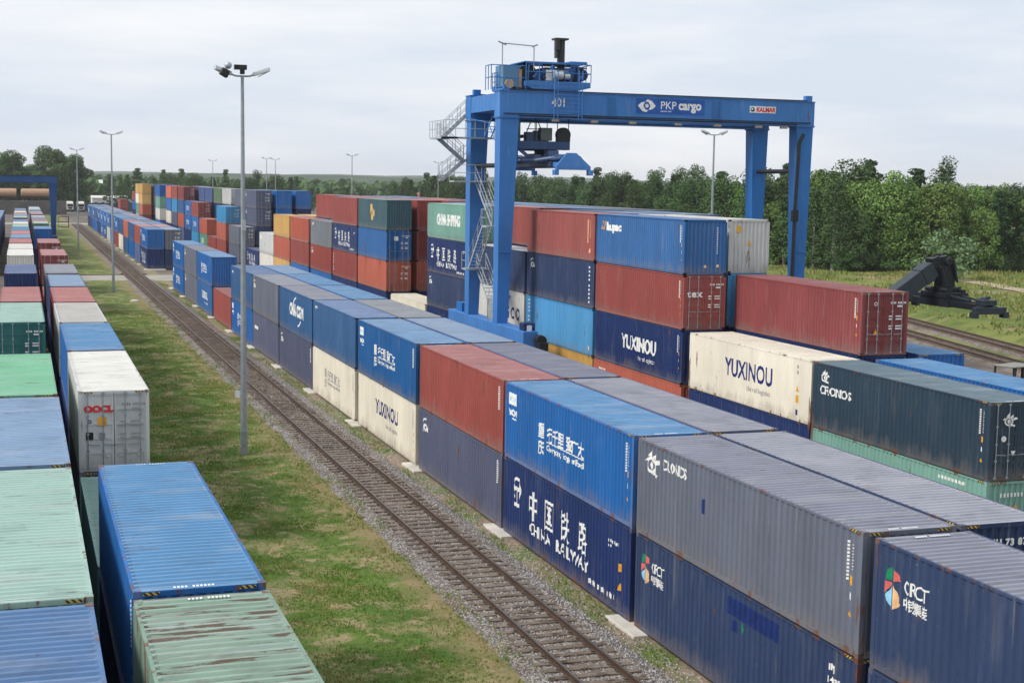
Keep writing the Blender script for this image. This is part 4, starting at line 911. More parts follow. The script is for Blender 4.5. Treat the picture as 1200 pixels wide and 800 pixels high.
# lifting head and spreader hanging from the trolley (lies along Y, like the containers)
sx0 = 16.9
b = MB(); b.box(14.0, 17.75, Y0+.6, Y0+1.4, 15.75, 16.3); b.box(14.0, 17.75, Y0+4.6, Y0+5.4, 15.75, 16.3); b.box(15.0, 15.6, Y0+1.4, Y0+4.6, 15.8, 16.25).box(16.6, 17.2, Y0+1.4, Y0+4.6, 15.8, 16.25)
hb = bl(b, 'head_block', paint((46, 74, 116), rust=.1), bev=.02)
for yy in (Y0+.8, Y0+5): bl(MB().tube((17.3, yy-.18, 16.75), (17.3, yy+.18, 16.75), .5, k=20).box(16.85, 17.75, yy-.22, yy+.22, 16.3, 16.75), 'sheave_block', DARK)
for yy in (Y0+.7, Y0+4.6): bl(MB().box(14.7, 15.2, yy, yy+.7, 16.3, 16.9).tube((15.4, yy+.3, 16.3), (15.4, yy+.3, 17.0), .2, k=10).tube((15.0, yy+.3, 16.6), (15.9, yy+.3, 16.75), .12, k=8), 'drive_unit', flat('dark_blue_steel', (44, 58, 84), .5))
bl(MB().box(15.7, 16.5, Y0+.72, Y0+1.3, 16.35, 17.2), 'control_box', flat('dark_grey_box', (90, 94, 92), .6))
for xx in (15.3, 16.9, 17.7):
    for yy in (Y0+.8, Y0+5.0): bl(MB().tube((xx, yy, 16.4), (xx, yy, ZT+.2), .03), 'hoist_rope', DARK)
b = MB(); b.path([(14.7, Y0+.8, 16.9), (15.0, Y0+.8, 17.6), (15.5, Y0+.8, 17.6), (15.8, Y0+.8, 16.9)], .035).path([(14.7, Y0+.8, 17.1), (15.8, Y0+.8, 17.1)], .03); bl(b, 'rope_guide', DARK)
b = MB(); b.box(sx0-.5, sx0+.5, Y0-1.2, Y0+7.2, 14.55, 15.05); b.box(sx0-1.2, sx0+1.2, Y0+2.0, Y0+4.0, 15.05, 15.5).tube((sx0, Y0+3, 15.4), (sx0, Y0+3, 15.8), .8, k=16)
for s in (-1, 1): b.bar((sx0+s*.9, Y0-.8, 14.8), (sx0+s*.9, Y0+6.8, 14.8), .22, .35)
bl(b, 'spreader_frame', flat('dark_blue_steel', (40, 52, 76), .5))
for yy, s in ((Y0-2.2, -1), (Y0+8.6, 1)):
    b = MB(); b.box(sx0-1.2, sx0+1.2, yy-.15, yy+.15, 14.4, 14.62)
    b.hexa([(sx0-1.2, yy-.15, 14.62), (sx0+1.2, yy-.15, 14.62), (sx0+1.2, yy+.15, 14.62), (sx0-1.2, yy+.15, 14.62)], [(sx0-.45, yy-.1, 15.5), (sx0+.2, yy-.1, 15.5), (sx0+.2, yy+.1, 15.5), (sx0-.45, yy+.1, 15.5)])
    for q in (-1, 1): b.bar((sx0+q*.75, yy, 14.75), (sx0+q*.75, yy-s*2.6, 14.75), .25, .3); b.box(sx0+q*1.2-.14, sx0+q*1.2+.14, yy-.25, yy+.25, 14.05, 14.4)
    bl(b, 'spreader_end')
    b = MB()
    for q in (-1, 1): b.tube((sx0+q*.6, yy-s*.3, 15.2), (sx0+q*1.3, yy-s*4.2, 15.0), .12, k=8).tube((sx0+q*.3, yy-s*.3, 15.35), (sx0+q*.6, yy-s*3.6, 15.3), .09, k=8)
    bl(b, 'hydraulic_arm', flat('mid_steel_blue', (70, 92, 128), .45))
for xx in (20.5, 28.3):
    bl(MB().box(xx-.35, xx+.35, Y0-.03, Y0-.002, zb+.08, ZT-.06), 'splice_plate')
    b = MB()
    for q in (-.24, -.1, .1, .24):
        for z in range(8): b.box(xx+q-.025, xx+q+.025, Y0-.05, Y0-.031, zb+.18+z*.17, zb+.23+z*.17)
    tag(bl(b, 'bolt', DARK), kind='stuff')
b = MB()
for q in (0, .12, .24): b.path([(14.0+q, Y0+.75, 15.8), (14.6+q, Y0+.6, 15.3), (15.8+q, Y0+.5, 15.25), (16.4, Y0+.9, 15.6)], .05, 6)
b.tube((14.2, Y0+.3, 15.0), (17.6, Y0+.3, 15.15), .1, k=8).tube((14.0, Y0+1.2, 14.8), (16.2, Y0-.6, 15.2), .13, k=8).box(16.1, 16.8, Y0+.2, Y0+1.2, 15.1, 15.7).box(15.1, 15.6, Y0+.4, Y0+1.0, 14.9, 15.4)
bl(b, 'hydraulic_pipes', flat('mid_steel_blue', (70, 92, 128), .45))
for s_ in (0, 1): bl(MB().box(X0-.01+s_*(X1-X0-.9), X0+1.0+s_*(X1-X0-1.1), Y0-.03, Y0+.02, 8.9, 8.96), 'weld_band')
# stairs on the left frame
def flight(b, a_, c_, wd=.7, along='y'):
    a_ = Vector(a_); c_ = Vector(c_); off = Vector((wd/2, 0, 0)) if along == 'y' else Vector((0, wd/2, 0))
    for s in (-1, 1):
        b.bar(a_+off*s, c_+off*s, .04, .15)
        for h in (.5, 1.05): b.tube(a_+off*s+Vector((0, 0, h)), c_+off*s+Vector((0, 0, h)), .025, k=5)
        for i in range(4): p = a_.lerp(c_, i/3)+off*s; b.tube(p, p+Vector((0, 0, 1.05)), .022, k=5)
    n = max(3, int(abs(c_.z-a_.z)/.24))
    for i in range(n+1):
        p = a_.lerp(c_, i/n); b.box(p.x-(off.x or .12), p.x+(off.x or .12), p.y-(off.y or .12), p.y+(off.y or .12), p.z-.02, p.z+.02)
def deck(b, x0, x1, y0, y1, z): b.box(x0, x1, y0, y1, z-.1, z)
sb = MB(); xs = 12.55
flight(sb, (13.25, Y0+1.4, 4.2), (13.25, Y1-.6, 7.5)); deck(sb, xs-.6, 13.65, Y1-1.2, Y1-.2, 7.5)
flight(sb, (xs, Y1-1.0, 7.5), (xs, Y0+2.4, 10.6)); deck(sb, xs-.4, 13.5, Y0+1.3, Y0+2.4, 10.6)
flight(sb, (13.15, Y0+2.2, 10.6), (13.15, Y1-.4, 13.6)); deck(sb, 11.0, 13.6, Y1-1.3, Y1-.1, 13.6)
YF = Y1+1.75
flight(sb, (10.9, YF, 13.6), (12.7, YF, 15.1), .7, 'x'); deck(sb, 12.3, 13.3, YF-.4, YF+1.2, 15.1)
flight(sb, (12.7, YF+.8, 15.1), (10.9, YF+.8, 16.6), .7, 'x'); deck(sb, 10.4, 11.3, Y1-1.2, YF+1.2, 16.6); deck(sb, 10.4, 13.9, Y1-1.2, Y1-.05, 16.6)
flight(sb, (11.0, YF, 16.6), (12.8, YF, 18.3), .7, 'x')
st = bl(sb, 'stairway', GALVL)
b = MB(); railing(b, [(11.0, Y1-.1, 13.6), (11.0, Y1-1.3, 13.6), (13.0, Y1-1.3, 13.6)]); railing(b, [(10.4, YF+1.2, 16.6), (10.4, Y1-1.2, 16.6), (13.9, Y1-1.2, 16.6)], 1.15, .025, .7)
railing(b, [(11.95, Y1-.2, 7.5), (11.95, Y1-1.2, 7.5)]); railing(b, [(12.1, Y0+2.4, 10.6), (12.1, Y0+1.3, 10.6), (13.5, Y0+1.3, 10.6)])
railing(b, [(12.85, Y0+1.3, 4.15), (12.85, Y0+3.0, 4.15), (13.7, Y0+3.0, 4.15)], 1.5, .03, .45)
for i in range(8): b.tube((12.83, Y0+1.4+i*.2, 3.0), (12.83, Y0+1.4+i*.2, 5.6), .02, k=5)
bl(b, 'railing', GALVL)
b = MB(); b.path([(12.6, Y0+1.2, ZT-3.2), (12.6, Y0+2.6, ZT-2.0), (12.4, Y1-.2, ZT-1.6)], .03)
for s in (0, .5): b.bar((13.2+s, Y1-1.1, 16.6), (13.2+s, Y0+1.6, ZT), .05, .12)
for i in range(9): t = i/8; b.box(13.2, 13.7, Y1-1.1+(Y0+2.7-Y1)*t-.05, Y1-1.1+(Y0+2.7-Y1)*t+.05, 16.6+(ZT-16.6)*t-.02, 16.6+(ZT-16.6)*t+.02)
bl(b, 'ladder', CRB)
b = MB().box(12.7, 13.5, Y0-4.9, Y0-4.1, 3.75, 4.65); eb = bl(b, 'electric_box', flat('navy_box', (30, 52, 96), .5), bev=.04)
bl(MB().box(12.95, 13.25, Y0-4.96, Y0-4.9, 3.9, 4.5), 'box_panel', flat('plate_white', (226, 226, 226), .5))
bl(MB().tube((13.6, Y0-5.9, 3.6), (13.6, Y0-5.3, 3.6), .35, k=12).box(13.3, 13.9, Y0-6.3, Y0-5.5, 3.0, 3.5), 'drive_motor', DARK)
bl(MB().box(13.1, 13.7, Y1+2.2, Y1+3.2, 4.15, 4.6).tube((13.4, Y1+3.3, 4.5), (13.4, Y1+4.3, 4.5), .25, k=10).box(12.8, 13.0, Y1+2.4, Y1+3.8, 3.9, 4.8), 'drive_motor')
# second gantry crane in the far left distance
g2 = gantry(-36, -11.3, 226, 232, 13.4, 1.1, 3.2, 'distant blue gantry crane over the left-hand container rows', paint((10, 74, 132), rust=.2))
g2[1](MB().box(-36.2, -10.9, 225.5, 225.6, 14.5, 14.56).box(-11.0, -10.95, 225.5, 225.55, 13.6, 14.5), 'railing', DARK)
b = MB(); b.box(-11.2, -9.4, 227.5, 229, 4.5, 4.6); railing(b, [(-11.2, 227.5, 4.6), (-9.4, 227.5, 4.6), (-9.4, 229, 4.6)], 1.8, .05, 1.5); g2[1](b, 'access_platform', DARK)

# ------------------------------------------------------------------ lamp posts
def lamp(x, y, h=18.9, label='', extra=False, group='tall lamp posts'):
    t = tag(empty('street_lamp', (x, y, 0)), label, 'lamp post', group)
    b = MB(); b.tube((0, 0, 0), (0, 0, h*.5), .17, .125, k=12).tube((0, 0, h*.5), (0, 0, h), .12, .075, k=12).tube((0, 0, 0), (0, 0, .5), .2, k=12); b.build('pole', GALV, t, smooth=False)
    b = MB().box(-.3, .3, -.3, .3, -.05, .06); b.build('base_plate', CONC, t)
    MB().box(-.14, .14, -.21, -.16, .6, 1.3).build('hatch', GALV, t)
    for s in (-1, 1):
        b = MB(); b.path([(0, 0, h-.05), (s*.35, 0, h-.03), (s*.62, 0, h+.08)], .045, 8); b.build('bracket', GALV, t)
        b = MB(); p, q = Vector((s*.5, 0, h+.04)), Vector((s*1.3, 0, h+.32))
        b.hexa([p+Vector((0, -.13, -.08)), p+Vector((0, .13, -.08)), p+Vector((0, .1, .12)), p+Vector((0, -.1, .12))], [q+Vector((0, -.2, -.1)), q+Vector((0, .2, -.1)), q+Vector((0, .12, .12)), q+Vector((0, -.12, .12))])
        hd = b.build('lamp_head', GALVL, t, bevel=.03)
        e = Vector((0, 0, -.095)); MB().hexa([p+e*1.1+Vector((s*.25, -.1, 0)), p+e*1.1+Vector((s*.25, .1, 0)), q+e*1.2+Vector((-s*.05, .16, 0)), q+e*1.2+Vector((-s*.05, -.16, 0))],
             [p+e*.6+Vector((s*.25, -.1, 0)), p+e*.6+Vector((s*.25, .1, 0)), q+e*.8+Vector((-s*.05, .16, 0)), q+e*.8+Vector((-s*.05, -.16, 0))]).build('lens', flat('lamp_lens', (150, 150, 146), .3), hd)
    if extra:
        MB().tube((0, 0, h+.05), (0, 0, h+.35), .12, k=10).box(-.38, .2, -.15, .15, h+.26, h+.48).build('camera_housing', DARK, t)
        b = MB(); b.hexa([(-1.15, -.75, h+.0), (-.8, -.75, h-.2), (-.8, -.25, h-.2), (-1.15, -.25, h+.0)], [(-1.0, -.75, h+.3), (-.65, -.75, h+.12), (-.65, -.25, h+.12), (-1.0, -.25, h+.3)]); b.build('floodlight', DARK, t, bevel=.03)
        MB().blob((-.7, -.25, h+.42), .18, seg=10, rings=6).build('dome_camera', GALVL, t, smooth=True)
        MB().box(-.1, .1, -.25, -.12, 11.0, 11.5).build('junction_box', GALVL, t)
        MB().box(-.42, -.2, -.05, -.02, 2.9, 3.25).box(-.22, -.1, -.03, -.01, 3.1, 3.14).build('sign_plate', flat('plate_white', (226, 226, 226), .5), t)
    return t
lamp(-7.3, 30.6, 18.35, 'nearest tall lamp post with floodlight and camera box on grass beside the track', True)
lamp(-7.35, 134, 18.4, 'second lamp post on the grass strip, just before the cross road')
lamp(-7.4, 240, 18.4, 'third and farthest lamp post on the grass strip')
a = lamp(42.6, 80, 18.2, 'lamp post with white camera standing between the two gantry legs')
MB().blob((-.55, -.3, 10.7), .22, seg=10, rings=6).tube((-.5, -.2, 10.95), (0, 0, 11.1), .04).build('dome_camera', GALVL, a, smooth=True)
for x, y, lb in ((50, 265, 'slim lamp post rising behind the reddish stacks left of the crane'), (47.8, 350, 'right one of two slim lamp posts above the blue stacks'), (43, 335, 'left one of two slim lamp posts above the blue stacks'), (38, 405, 'faint small lamp post above the far stacks'), (92, 345, 'slim lamp post just left of the crane stairs')):
    lamp(x, y, 18.9, lb)
lamp(-30, 260, 16, 'lamp post at the far left edge behind the rows')
# ------------------------------------------------------------------ reach stacker
GUN = flat('gunmetal', (50, 60, 68), .4, .3, .2); GUN2 = flat('black_hydraulics', (34, 38, 42), .45, .3, .3)
rs_ = tag(empty('reach_stacker', (34.4, 43.4, 0)), 'dark grey reach stacker with raised boom and empty spreader beyond the stacks', 'reach stacker')
MB().box(-5.2, 3.0, -1.5, 1.5, 1.0, 1.9).box(-5.6, -3.4, -1.7, 1.7, 1.2, 2.7).box(-3.0, 2.4, -1.7, -1.1, 1.6, 2.3).box(-3.0, 2.4, 1.1, 1.7, 1.6, 2.3).build('chassis', GUN, rs_, bevel=.06)
MB().box(1.6, 3.3, -2.0, 2.0, .7, 1.5).build('front_axle', GUN2, rs_)
for wx, ww in ((2.4, 1), (-4.0, 0)):
    for s in (-1, 1):
        for q in ((0, 1) if ww else (0,)):
            yy = s*(1.55+.75*q); wh = MB().tube((wx, yy-.3, .9), (wx, yy+.3, .9), .9, k=22).build('wheel', RUBBER, rs_, bevel=.05); MB().tube((wx, yy-.32, .9), (wx, yy+.32, .9), .4, k=12).build('rim', GUN, wh)
cbn = MB().box(-.9, 1.0, -.8, .8, 2.3, 2.6).box(-.95, 1.05, -.85, .85, 4.0, 4.12); 
for xx in (-.85, .95):
    for yy in (-.75, .75): cbn.box(xx-.05, xx+.05, yy-.05, yy+.05, 2.6, 4.0)
cbn = cbn.build('cabin', GUN, rs_); MB().box(-.83, .93, -.73, .73, 2.6, 4.0).build('window', glass(), cbn)
b = MB(); pa, pb = Vector((-2.6, 0, 2.3)), Vector((6.3, 0, 8.2)); b.bar(pa, pb, 1.0, 1.1); b.bar(pa.lerp(pb, .3), pa.lerp(pb, .5), 1.15, 1.3).bar(pa.lerp(pb, .9), pa.lerp(pb, .97), 1.1, 1.2); b.build('boom', GUN, rs_, bevel=.04)
b = MB(); b.bar((6.1, 0, 8.5), (7.3, 0, 8.7), .8, .8).hexa([(6.9, -.5, 7.0), (7.9, -.5, 7.0), (7.9, .5, 7.0), (6.9, .5, 7.0)], [(6.9, -.45, 8.9), (7.8, -.45, 8.8), (7.8, .45, 8.8), (6.9, .45, 8.9)]); b.tube((7.2, -.75, 8.7), (7.2, .75, 8.7), .25, k=10).tube((6.6, -.62, 8.4), (7.0, -.62, 7.2), .12).tube((7.6, -.6, 8.6), (8.0, -.6, 7.3), .09).box(7.7, 8.1, -.4, .4, 7.4, 8.2).path([(6.2, -.5, 8.9), (6.9, -.55, 9.3), (7.6, -.5, 9.0), (8.0, -.45, 8.2)], .05, 6).path([(6.4, .3, 8.9), (7.0, .3, 9.2), (7.9, .2, 8.9), (8.2, .1, 7.6)], .05, 6).build('boom_head', GUN2, rs_, bevel=.04)
for s in (-1, 1): MB().tube((1.2, s*.75, 1.9), (2.9, s*.6, 6.6), .16, k=10).tube((2.0, s*.68, 4.2), (1.2, s*.75, 1.9), .22, k=10).build('lift_cylinder', GUN2, rs_)
b = MB(); b.tube((7.4, 0, 6.9), (7.4, 0, 7.3), .9, k=16).box(6.5, 8.3, -1.4, 1.4, 6.6, 6.95)
for s in (-1, 1): b.bar((7.4+s*.55, -4.3, 6.25), (7.4+s*.55, 4.3, 6.25), .28, .42)
b.box(6.6, 8.2, -1.6, 1.6, 6.0, 6.6).tube((6.8, -1.2, 7.1), (6.8, 1.2, 7.1), .16).tube((8.1, -1.3, 7.05), (8.1, 1.3, 7.05), .13).box(7.9, 8.4, -.5, .3, 6.9, 7.3); b.build('spreader', GUN2, rs_, (0, 0, -.3), bevel=.02)
for s in (-1, 1):
    b = MB(); b.box(6.2, 8.6, s*4.9-.2, s*4.9+.2, 5.85, 6.3); 
    for q in (-1, 1): b.bar((7.4+q*.55, s*4.9, 6.2), (7.4+q*.55, s*2.0, 6.3), .2, .3); b.box(7.4+q*1.15-.16, 7.4+q*1.15+.16, s*4.9-.3, s*4.9+.3, 5.6, 6.0)
    b.tube((7.0, s*4.1, 6.7), (7.8, s*4.4, 6.9), .12).tube((7.2, s*4.2, 6.6), (7.2, s*4.7, 6.8), .1); b.box(6.8, 7.9, s*4.6-.4, s*4.6+.4, 6.4, 6.75); b.build('spreader_end', GUN, rs_, (0, 0, -.3), bevel=.02)
for s in (-1, 1): MB().tube((7.0, s*.5, 6.8), (7.0, s*3.4, 6.6), .1).tube((7.9, s*.6, 6.8), (7.9, s*4.0, 6.5), .09).build('hydraulic_hose', GUN, rs_, (0, 0, -.3))
# ------------------------------------------------------------------ forklift canopy by the siding
fk = tag(empty('forklift', (40.6, 34.2, 0), .35), 'small forklift with a flat pale roof parked beside the siding', 'forklift')
MB().box(-1.6, 1.5, -.7, .7, .45, 1.3).box(-1.7, -.8, -.75, .75, .6, 1.7).build('body', flat('forklift_yellow', (150, 120, 60), .5), fk, bevel=.06)
b = MB()
for xx in (-1.0, 1.0):
    for yy in (-.7, .7): b.bar((xx*1.2, yy, 1.3), (xx, yy, 2.75), .1, .1)
b.build('pillar', DARK, fk)
MB().box(-1.2, 1.2, -.75, .75, 2.75, 2.84).build('roof', flat('canopy_pale', (132, 132, 126), .6), fk, bevel=.04)
MB().box(-.5, .1, -.3, .3, 1.3, 1.45).box(-.6, -.45, -.3, .3, 1.45, 2.0).build('seat', RUBBER, fk)
for xx in (-1.0, 1.1):
    for s in (-1, 1): w_ = MB().tube((xx, s*.65, .4), (xx, s*.9, .4), .4, k=16).build('wheel', RUBBER, fk); MB().tube((xx, s*.64, .4), (xx, s*.92, .4), .18, k=10).build('rim', GALV, w_)
MB().box(1.55, 1.7, -.5, -.35, .1, 2.6).box(1.55, 1.7, .35, .5, .1, 2.6).box(1.58, 1.68, -.5, .5, 1.4, 1.5).build('mast', DARK, fk)
for s in (-1, 1): MB().box(1.7, 2.8, s*.3-.06, s*.3+.06, .1, .15).build('fork', DARK, fk)
# ------------------------------------------------------------------ trees
def leaf_mat(name, a, c, e):
    m, nt, P, N, K = newmat(name); g = N('ShaderNodeNewGeometry'); oi = N('ShaderNodeObjectInfo').outputs['Random']
    cc = mixc(nt, g.outputs['Random Per Island'], lin(*a), lin(*c))
    cc = mixc(nt, ramp(nt, noi(nt, .45, g.outputs['Position']), .42, .62), cc, lin(*e))
    h = N('ShaderNodeHueSaturation'); K(cc, h.inputs['Color']); K(ramp(nt, oi, 0, 1, .72, 1.2), h.inputs['Value']); K(ramp(nt, oi, 0, 1, .485, .515), h.inputs['Hue'])
    K(h.outputs[0], P.inputs['Base Color']); P.inputs['Roughness'].default_value = .7; P.inputs['Specular IOR Level'].default_value = .15
    return m
LM = [leaf_mat('leaf_dark', (56, 80, 46), (86, 110, 62), (70, 94, 52)), leaf_mat('leaf_bright', (84, 112, 54), (122, 142, 78), (100, 128, 62)), leaf_mat('needle_green', (42, 64, 40), (68, 92, 54), (54, 76, 44)), leaf_mat('leaf_grey', (84, 108, 72), (116, 138, 96), (98, 122, 82))]
BARK = flat('bark', (92, 82, 70), .9, var=.4, scale=4); BIRCH = flat('birch_bark', (170, 168, 160), .8, var=.4, scale=3)
def tree_meshes(kind, h, seed, n=2600, leaf=.42):
    rs = random.Random(seed); tb = MB(); v = []; f = []
    lean = Vector((rs.uniform(-.03, .03), rs.uniform(-.03, .03), 1))*h
    tb.tube((0, 0, -.3), lean*.45, h*.016+.05, h*.011, k=7); tb.tube(lean*.45, lean*.93, h*.011, .03, k=6)
    cl = []
    if kind == 'broad':
        for i in range(36):
            a_ = i*2.4+rs.uniform(-.5, .5); t = .1+0.9*(i+rs.random())/36; r_ = h*.27*math.sin(math.pi*min(1, .16+t*.74))**.7*rs.uniform(.4, 1.0)
            cl.append((Vector((math.cos(a_)*r_, math.sin(a_)*r_, h*t*.93)), h*rs.uniform(.08, .13), .85))
    elif kind == 'tall':
        for i in range(34):
            a_ = i*2.4+rs.uniform(-.5, .5); t = .08+0.92*(i+rs.random())/34; r_ = h*.16*(1.15-t)**.5*rs.uniform(.3, 1.0)
            cl.append((Vector((math.cos(a_)*r_, math.sin(a_)*r_, h*t*.95)), h*rs.uniform(.05, .085), 1.3))
    elif kind == 'pine':
        for i in range(34):
            a_ = i*2.4; t = .22+.78*(i+rs.random())/34; r_ = h*.2*(1.08-t)**.8*rs.uniform(.4, 1.1)
            cl.append((Vector((math.cos(a_)*r_, math.sin(a_)*r_, h*t*.97)), h*rs.uniform(.035, .07), .55))
    else:
        for i in range(16):
            a_ = rs.uniform(0, 6.28); t = rs.uniform(.1, .9); r_ = h*.5*math.sin(math.pi*min(1, .25+t*.7))*rs.uniform(.3, 1.0)
            cl.append((Vector((math.cos(a_)*r_, math.sin(a_)*r_, h*t*.9)), h*rs.uniform(.14, .22), .8))
    for c_, r_, zs in cl:
        if rs.random() < .8: tb.tube(lean*min(.85, max(.15, c_.z/h-.12)), c_, .05*h/12, .015, k=4, cap=False)
        k = int(n*(r_*r_)/sum(q[1]**2 for q in cl))
        for j in range(k):
            d = Vector((rs.gauss(0, 1), rs.gauss(0, 1), rs.gauss(0, 1))).normalized()*r_*rs.uniform(.35, 1.12)**.6; d.z *= zs
            p = c_+d; s = leaf*rs.uniform(.5, 1.15); nn = (d.normalized()*.6+Vector((rs.uniform(-1, 1), rs.uniform(-1, 1), rs.uniform(-.2, 1)))).normalized()
            q = nn.orthogonal().normalized(); w_ = nn.cross(q); an = rs.uniform(0, 6.28); q, w_ = q*math.cos(an)+w_*math.sin(an), w_*math.cos(an)-q*math.sin(an)
            m0 = len(v); v += [tuple(p-q*s*.5), tuple(p+w_*s*.32), tuple(p+q*s*.5), tuple(p-w_*s*.32)]; f.append((m0, m0+1, m0+2, m0+3))
    return tb.me('trunk'), mesh('crown', v, f)
TM = {}
for key, kind, h, k, nl, lf in (('broad', 'broad', 14, 3, 7000, .46), ('tall', 'tall', 16, 3, 5200, .42), ('pine', 'pine', 14, 3, 4200, .4), ('big', 'broad', 24, 2, 16000, .8), ('shrub', 'shrub', 5, 3, 1500, .34)):
    TM[key] = [(tree_meshes(kind, h, 100+i*7+len(key), nl, lf), h) for i in range(k)]
def tree(key, x, y, z, h, lm, label, group, bark=BARK, name='tree'):
    (tm, cm), h0 = R.choice(TM[key]); t = tag(empty(name, (x, y, z), R.uniform(0, 6.28)), label, 'tree' if key != 'shrub' else 'shrub', group); s = h/h0; q = 1.3 if key == 'big' else 1; t.scale = (s*R.uniform(.9, 1.15)*q, s*R.uniform(.9, 1.15)*q, s)
    obj('trunk', tm, t, m=bark); obj('crown', cm, t, m=lm); return t
def tz(x, y): return bank(x, y)-.1 if x-SK*y > 42 else 0
# the wood on the right, near edge running along the sandy path then receding to the left
RT = random.Random(5)
edge = [(190, 120), (165, 140), (137, 153), (116, 158), (100, 160), (98, 185), (104, 220), (112, 262), (120, 310), (126, 360), (122, 420), (110, 470)]
for i, (p, q) in enumerate(zip(edge, edge[1:])):
    P_, Q_ = Vector(p), Vector(q); d = (Q_-P_); n = max(1, int(d.length/(2.9 if i < 5 else 6.0))); nrm = Vector((-d.y, d.x)).normalized()
    if nrm.dot(Vector((1, .6))) < 0: nrm = -nrm
    for j in range(n):
        for row in range(3 if i < 4 else 3):
            a_ = P_.lerp(Q_, (j+RT.random())/n)+nrm*(row*5.0+RT.uniform(-1.5, 1.5)-(5 if i < 4 else 0)); far = i >= 5
            key = RT.choice(['broad', 'tall', 'tall', 'broad', 'pine'] if not far else ['pine', 'pine', 'broad', 'tall'])
            h = RT.uniform(9.6, 15.2)+row*1.2+(0 if far else .4); bright = (not far and RT.random() < .5)
            lm = LM[2] if key == 'pine' else LM[1] if bright else LM[0]
            lab = {('pine'): 'dark pine tree', 'broad': 'round leafy tree', 'tall': 'slender upright tree'}[key]+(', bright green,' if lm is LM[1] else ',' )+(' in the far dark part of the wood' if far else ' in the %s row of the wood right of the crane' % ('front' if row == 0 else 'middle' if row == 1 else 'back'))
            tree(key, a_.x, a_.y, tz(a_.x, a_.y), h, lm, lab, lab, BIRCH if key == 'tall' else BARK)
    if i in (1, 2, 3):
        for j in range(16):
            a_ = P_.lerp(Q_, RT.random())-nrm*RT.uniform(4.5, 7.5); tree('shrub', a_.x, a_.y, tz(a_.x, a_.y), RT.uniform(2.5, 5), LM[0], 'low green shrub at the front edge of the wood', 'low shrubs along the edge of the wood', name='shrub')
tree('shrub', 105, 131, tz(105, 131), 8.0, LM[3], 'pale grey-green willow bush in front of the wood behind the boom', None, name='shrub')
def bank_tufts():
    rs = random.Random(9); v = []; f = []
    for i in range(45000):
        y = rs.uniform(10, 165); t = rs.uniform(50.5, 96); x = t+SK*y
        if noise.noise(Vector((x*.12, y*.12, 4)))+rs.uniform(-.25, .25) < -.08: continue
        z = bank(x, y); h = rs.uniform(.12, .5)*(1.5 if t > 80 else 1); a_ = rs.uniform(0, 6.28); w_ = .06+.08*rs.random(); n0 = len(v)
        v += [(x-math.cos(a_)*w_, y-math.sin(a_)*w_, z-.03), (x+math.cos(a_)*w_, y+math.sin(a_)*w_, z-.03), (x+rs.uniform(-.2, .2), y+rs.uniform(-.2, .2), z+h)]; f.append((n0, n0+1, n0+2))
    tag(obj('grass', mesh('grass', v, f, grass_mat('dry_blades', (92, 108, 52), (136, 138, 82)))), 'rough tall grass and weeds on the bank right of the sidings', 'grass', kind='stuff')
bank_tufts()
# big trees at the left and conifers beyond the stacks
for x, y, h, key, lm, lab in ((-30, 560, 21, 'big', LM[0], 'large round tree at the left edge behind the far crane'), (-21, 575, 23, 'big', LM[0], 'leafy tree second from the left behind the far crane'), (-5, 560, 25, 'big', LM[0], 'tallest dark tree behind the far crane beam'),
                              (1.5, 570, 22, 'big', LM[0], 'dark tree just left of the third lamp post'), (-48, 590, 22, 'big', LM[0], 'tree cut by the left picture edge'), (-14, 600, 18, 'big', LM[0], 'dark rear tree between the two tallest far trees')):
    tree(key, x, y, 0, h, lm, lab, None)
for i in range(34):
    px = 128+i*12.2+RT.uniform(-4, 4); y = RT.uniform(520, 620); ang = YAW+math.atan((px-600)/1678.26); x = CAM.x+(y-CAM.y)*math.tan(ang)
    hh = RT.uniform(13, 18) if px < 350 else RT.uniform(8, 11)
    key = RT.choice(['pine', 'tall', 'pine', 'broad']); lm = RT.choice([LM[0], LM[2], LM[0]])
    lab = '%s in the mixed tree belt behind the far stacks' % {'pine': 'dark conifer', 'tall': 'slender tree', 'broad': 'leafy tree'}[key]
    tree(key, x, y, 0, hh, lm, lab, lab)
for i in range(5): tree('shrub', -34+i*1.8, 300+i*14, 0, 6, LM[0], 'green bush at the far left behind the crane leg', 'bushes at the far left')
# distant wood and hills
def ridge(name, y, x0, x1, base, amp, seed, depth, m):
    n = 160; v = []; f = []
    for j in range(7):
        t = j/6
        for i in range(n+1):
            x = x0+(x1-x0)*i/n; hgt = base+amp*noise.noise(Vector((x*.0016, seed, 0)))+amp*.3*noise.noise(Vector((x*.006, seed, 2)))+base*.10*noise.noise(Vector((x*.03, seed, t*5)))
            v.append((x, y+depth*t, max(0, hgt)*math.sin(t*math.pi/2)-.02))
    for j in range(6):
        for i in range(n): a_ = j*(n+1)+i; f.append((a_, a_+1, a_+n+2, a_+n+1))
    tag(obj(name, mesh(name, v, f, m, True)), kind='structure')
G_WOOD = ground_mat('wooded_hill', [((50, 74, 44), .02, 0, 0, 0), ((74, 100, 58), .008, .42, .6, .8), ((30, 48, 32), .06, .45, .6, .9)], 0, 1, .08, bdist=8)
ridge('hills', 2300, -1500, 2600, 22, 8, 3.3, 500, G_WOOD); ridge('hills', 3600, -3000, 5200, 33, 9, 8.1, 900, G_WOOD)
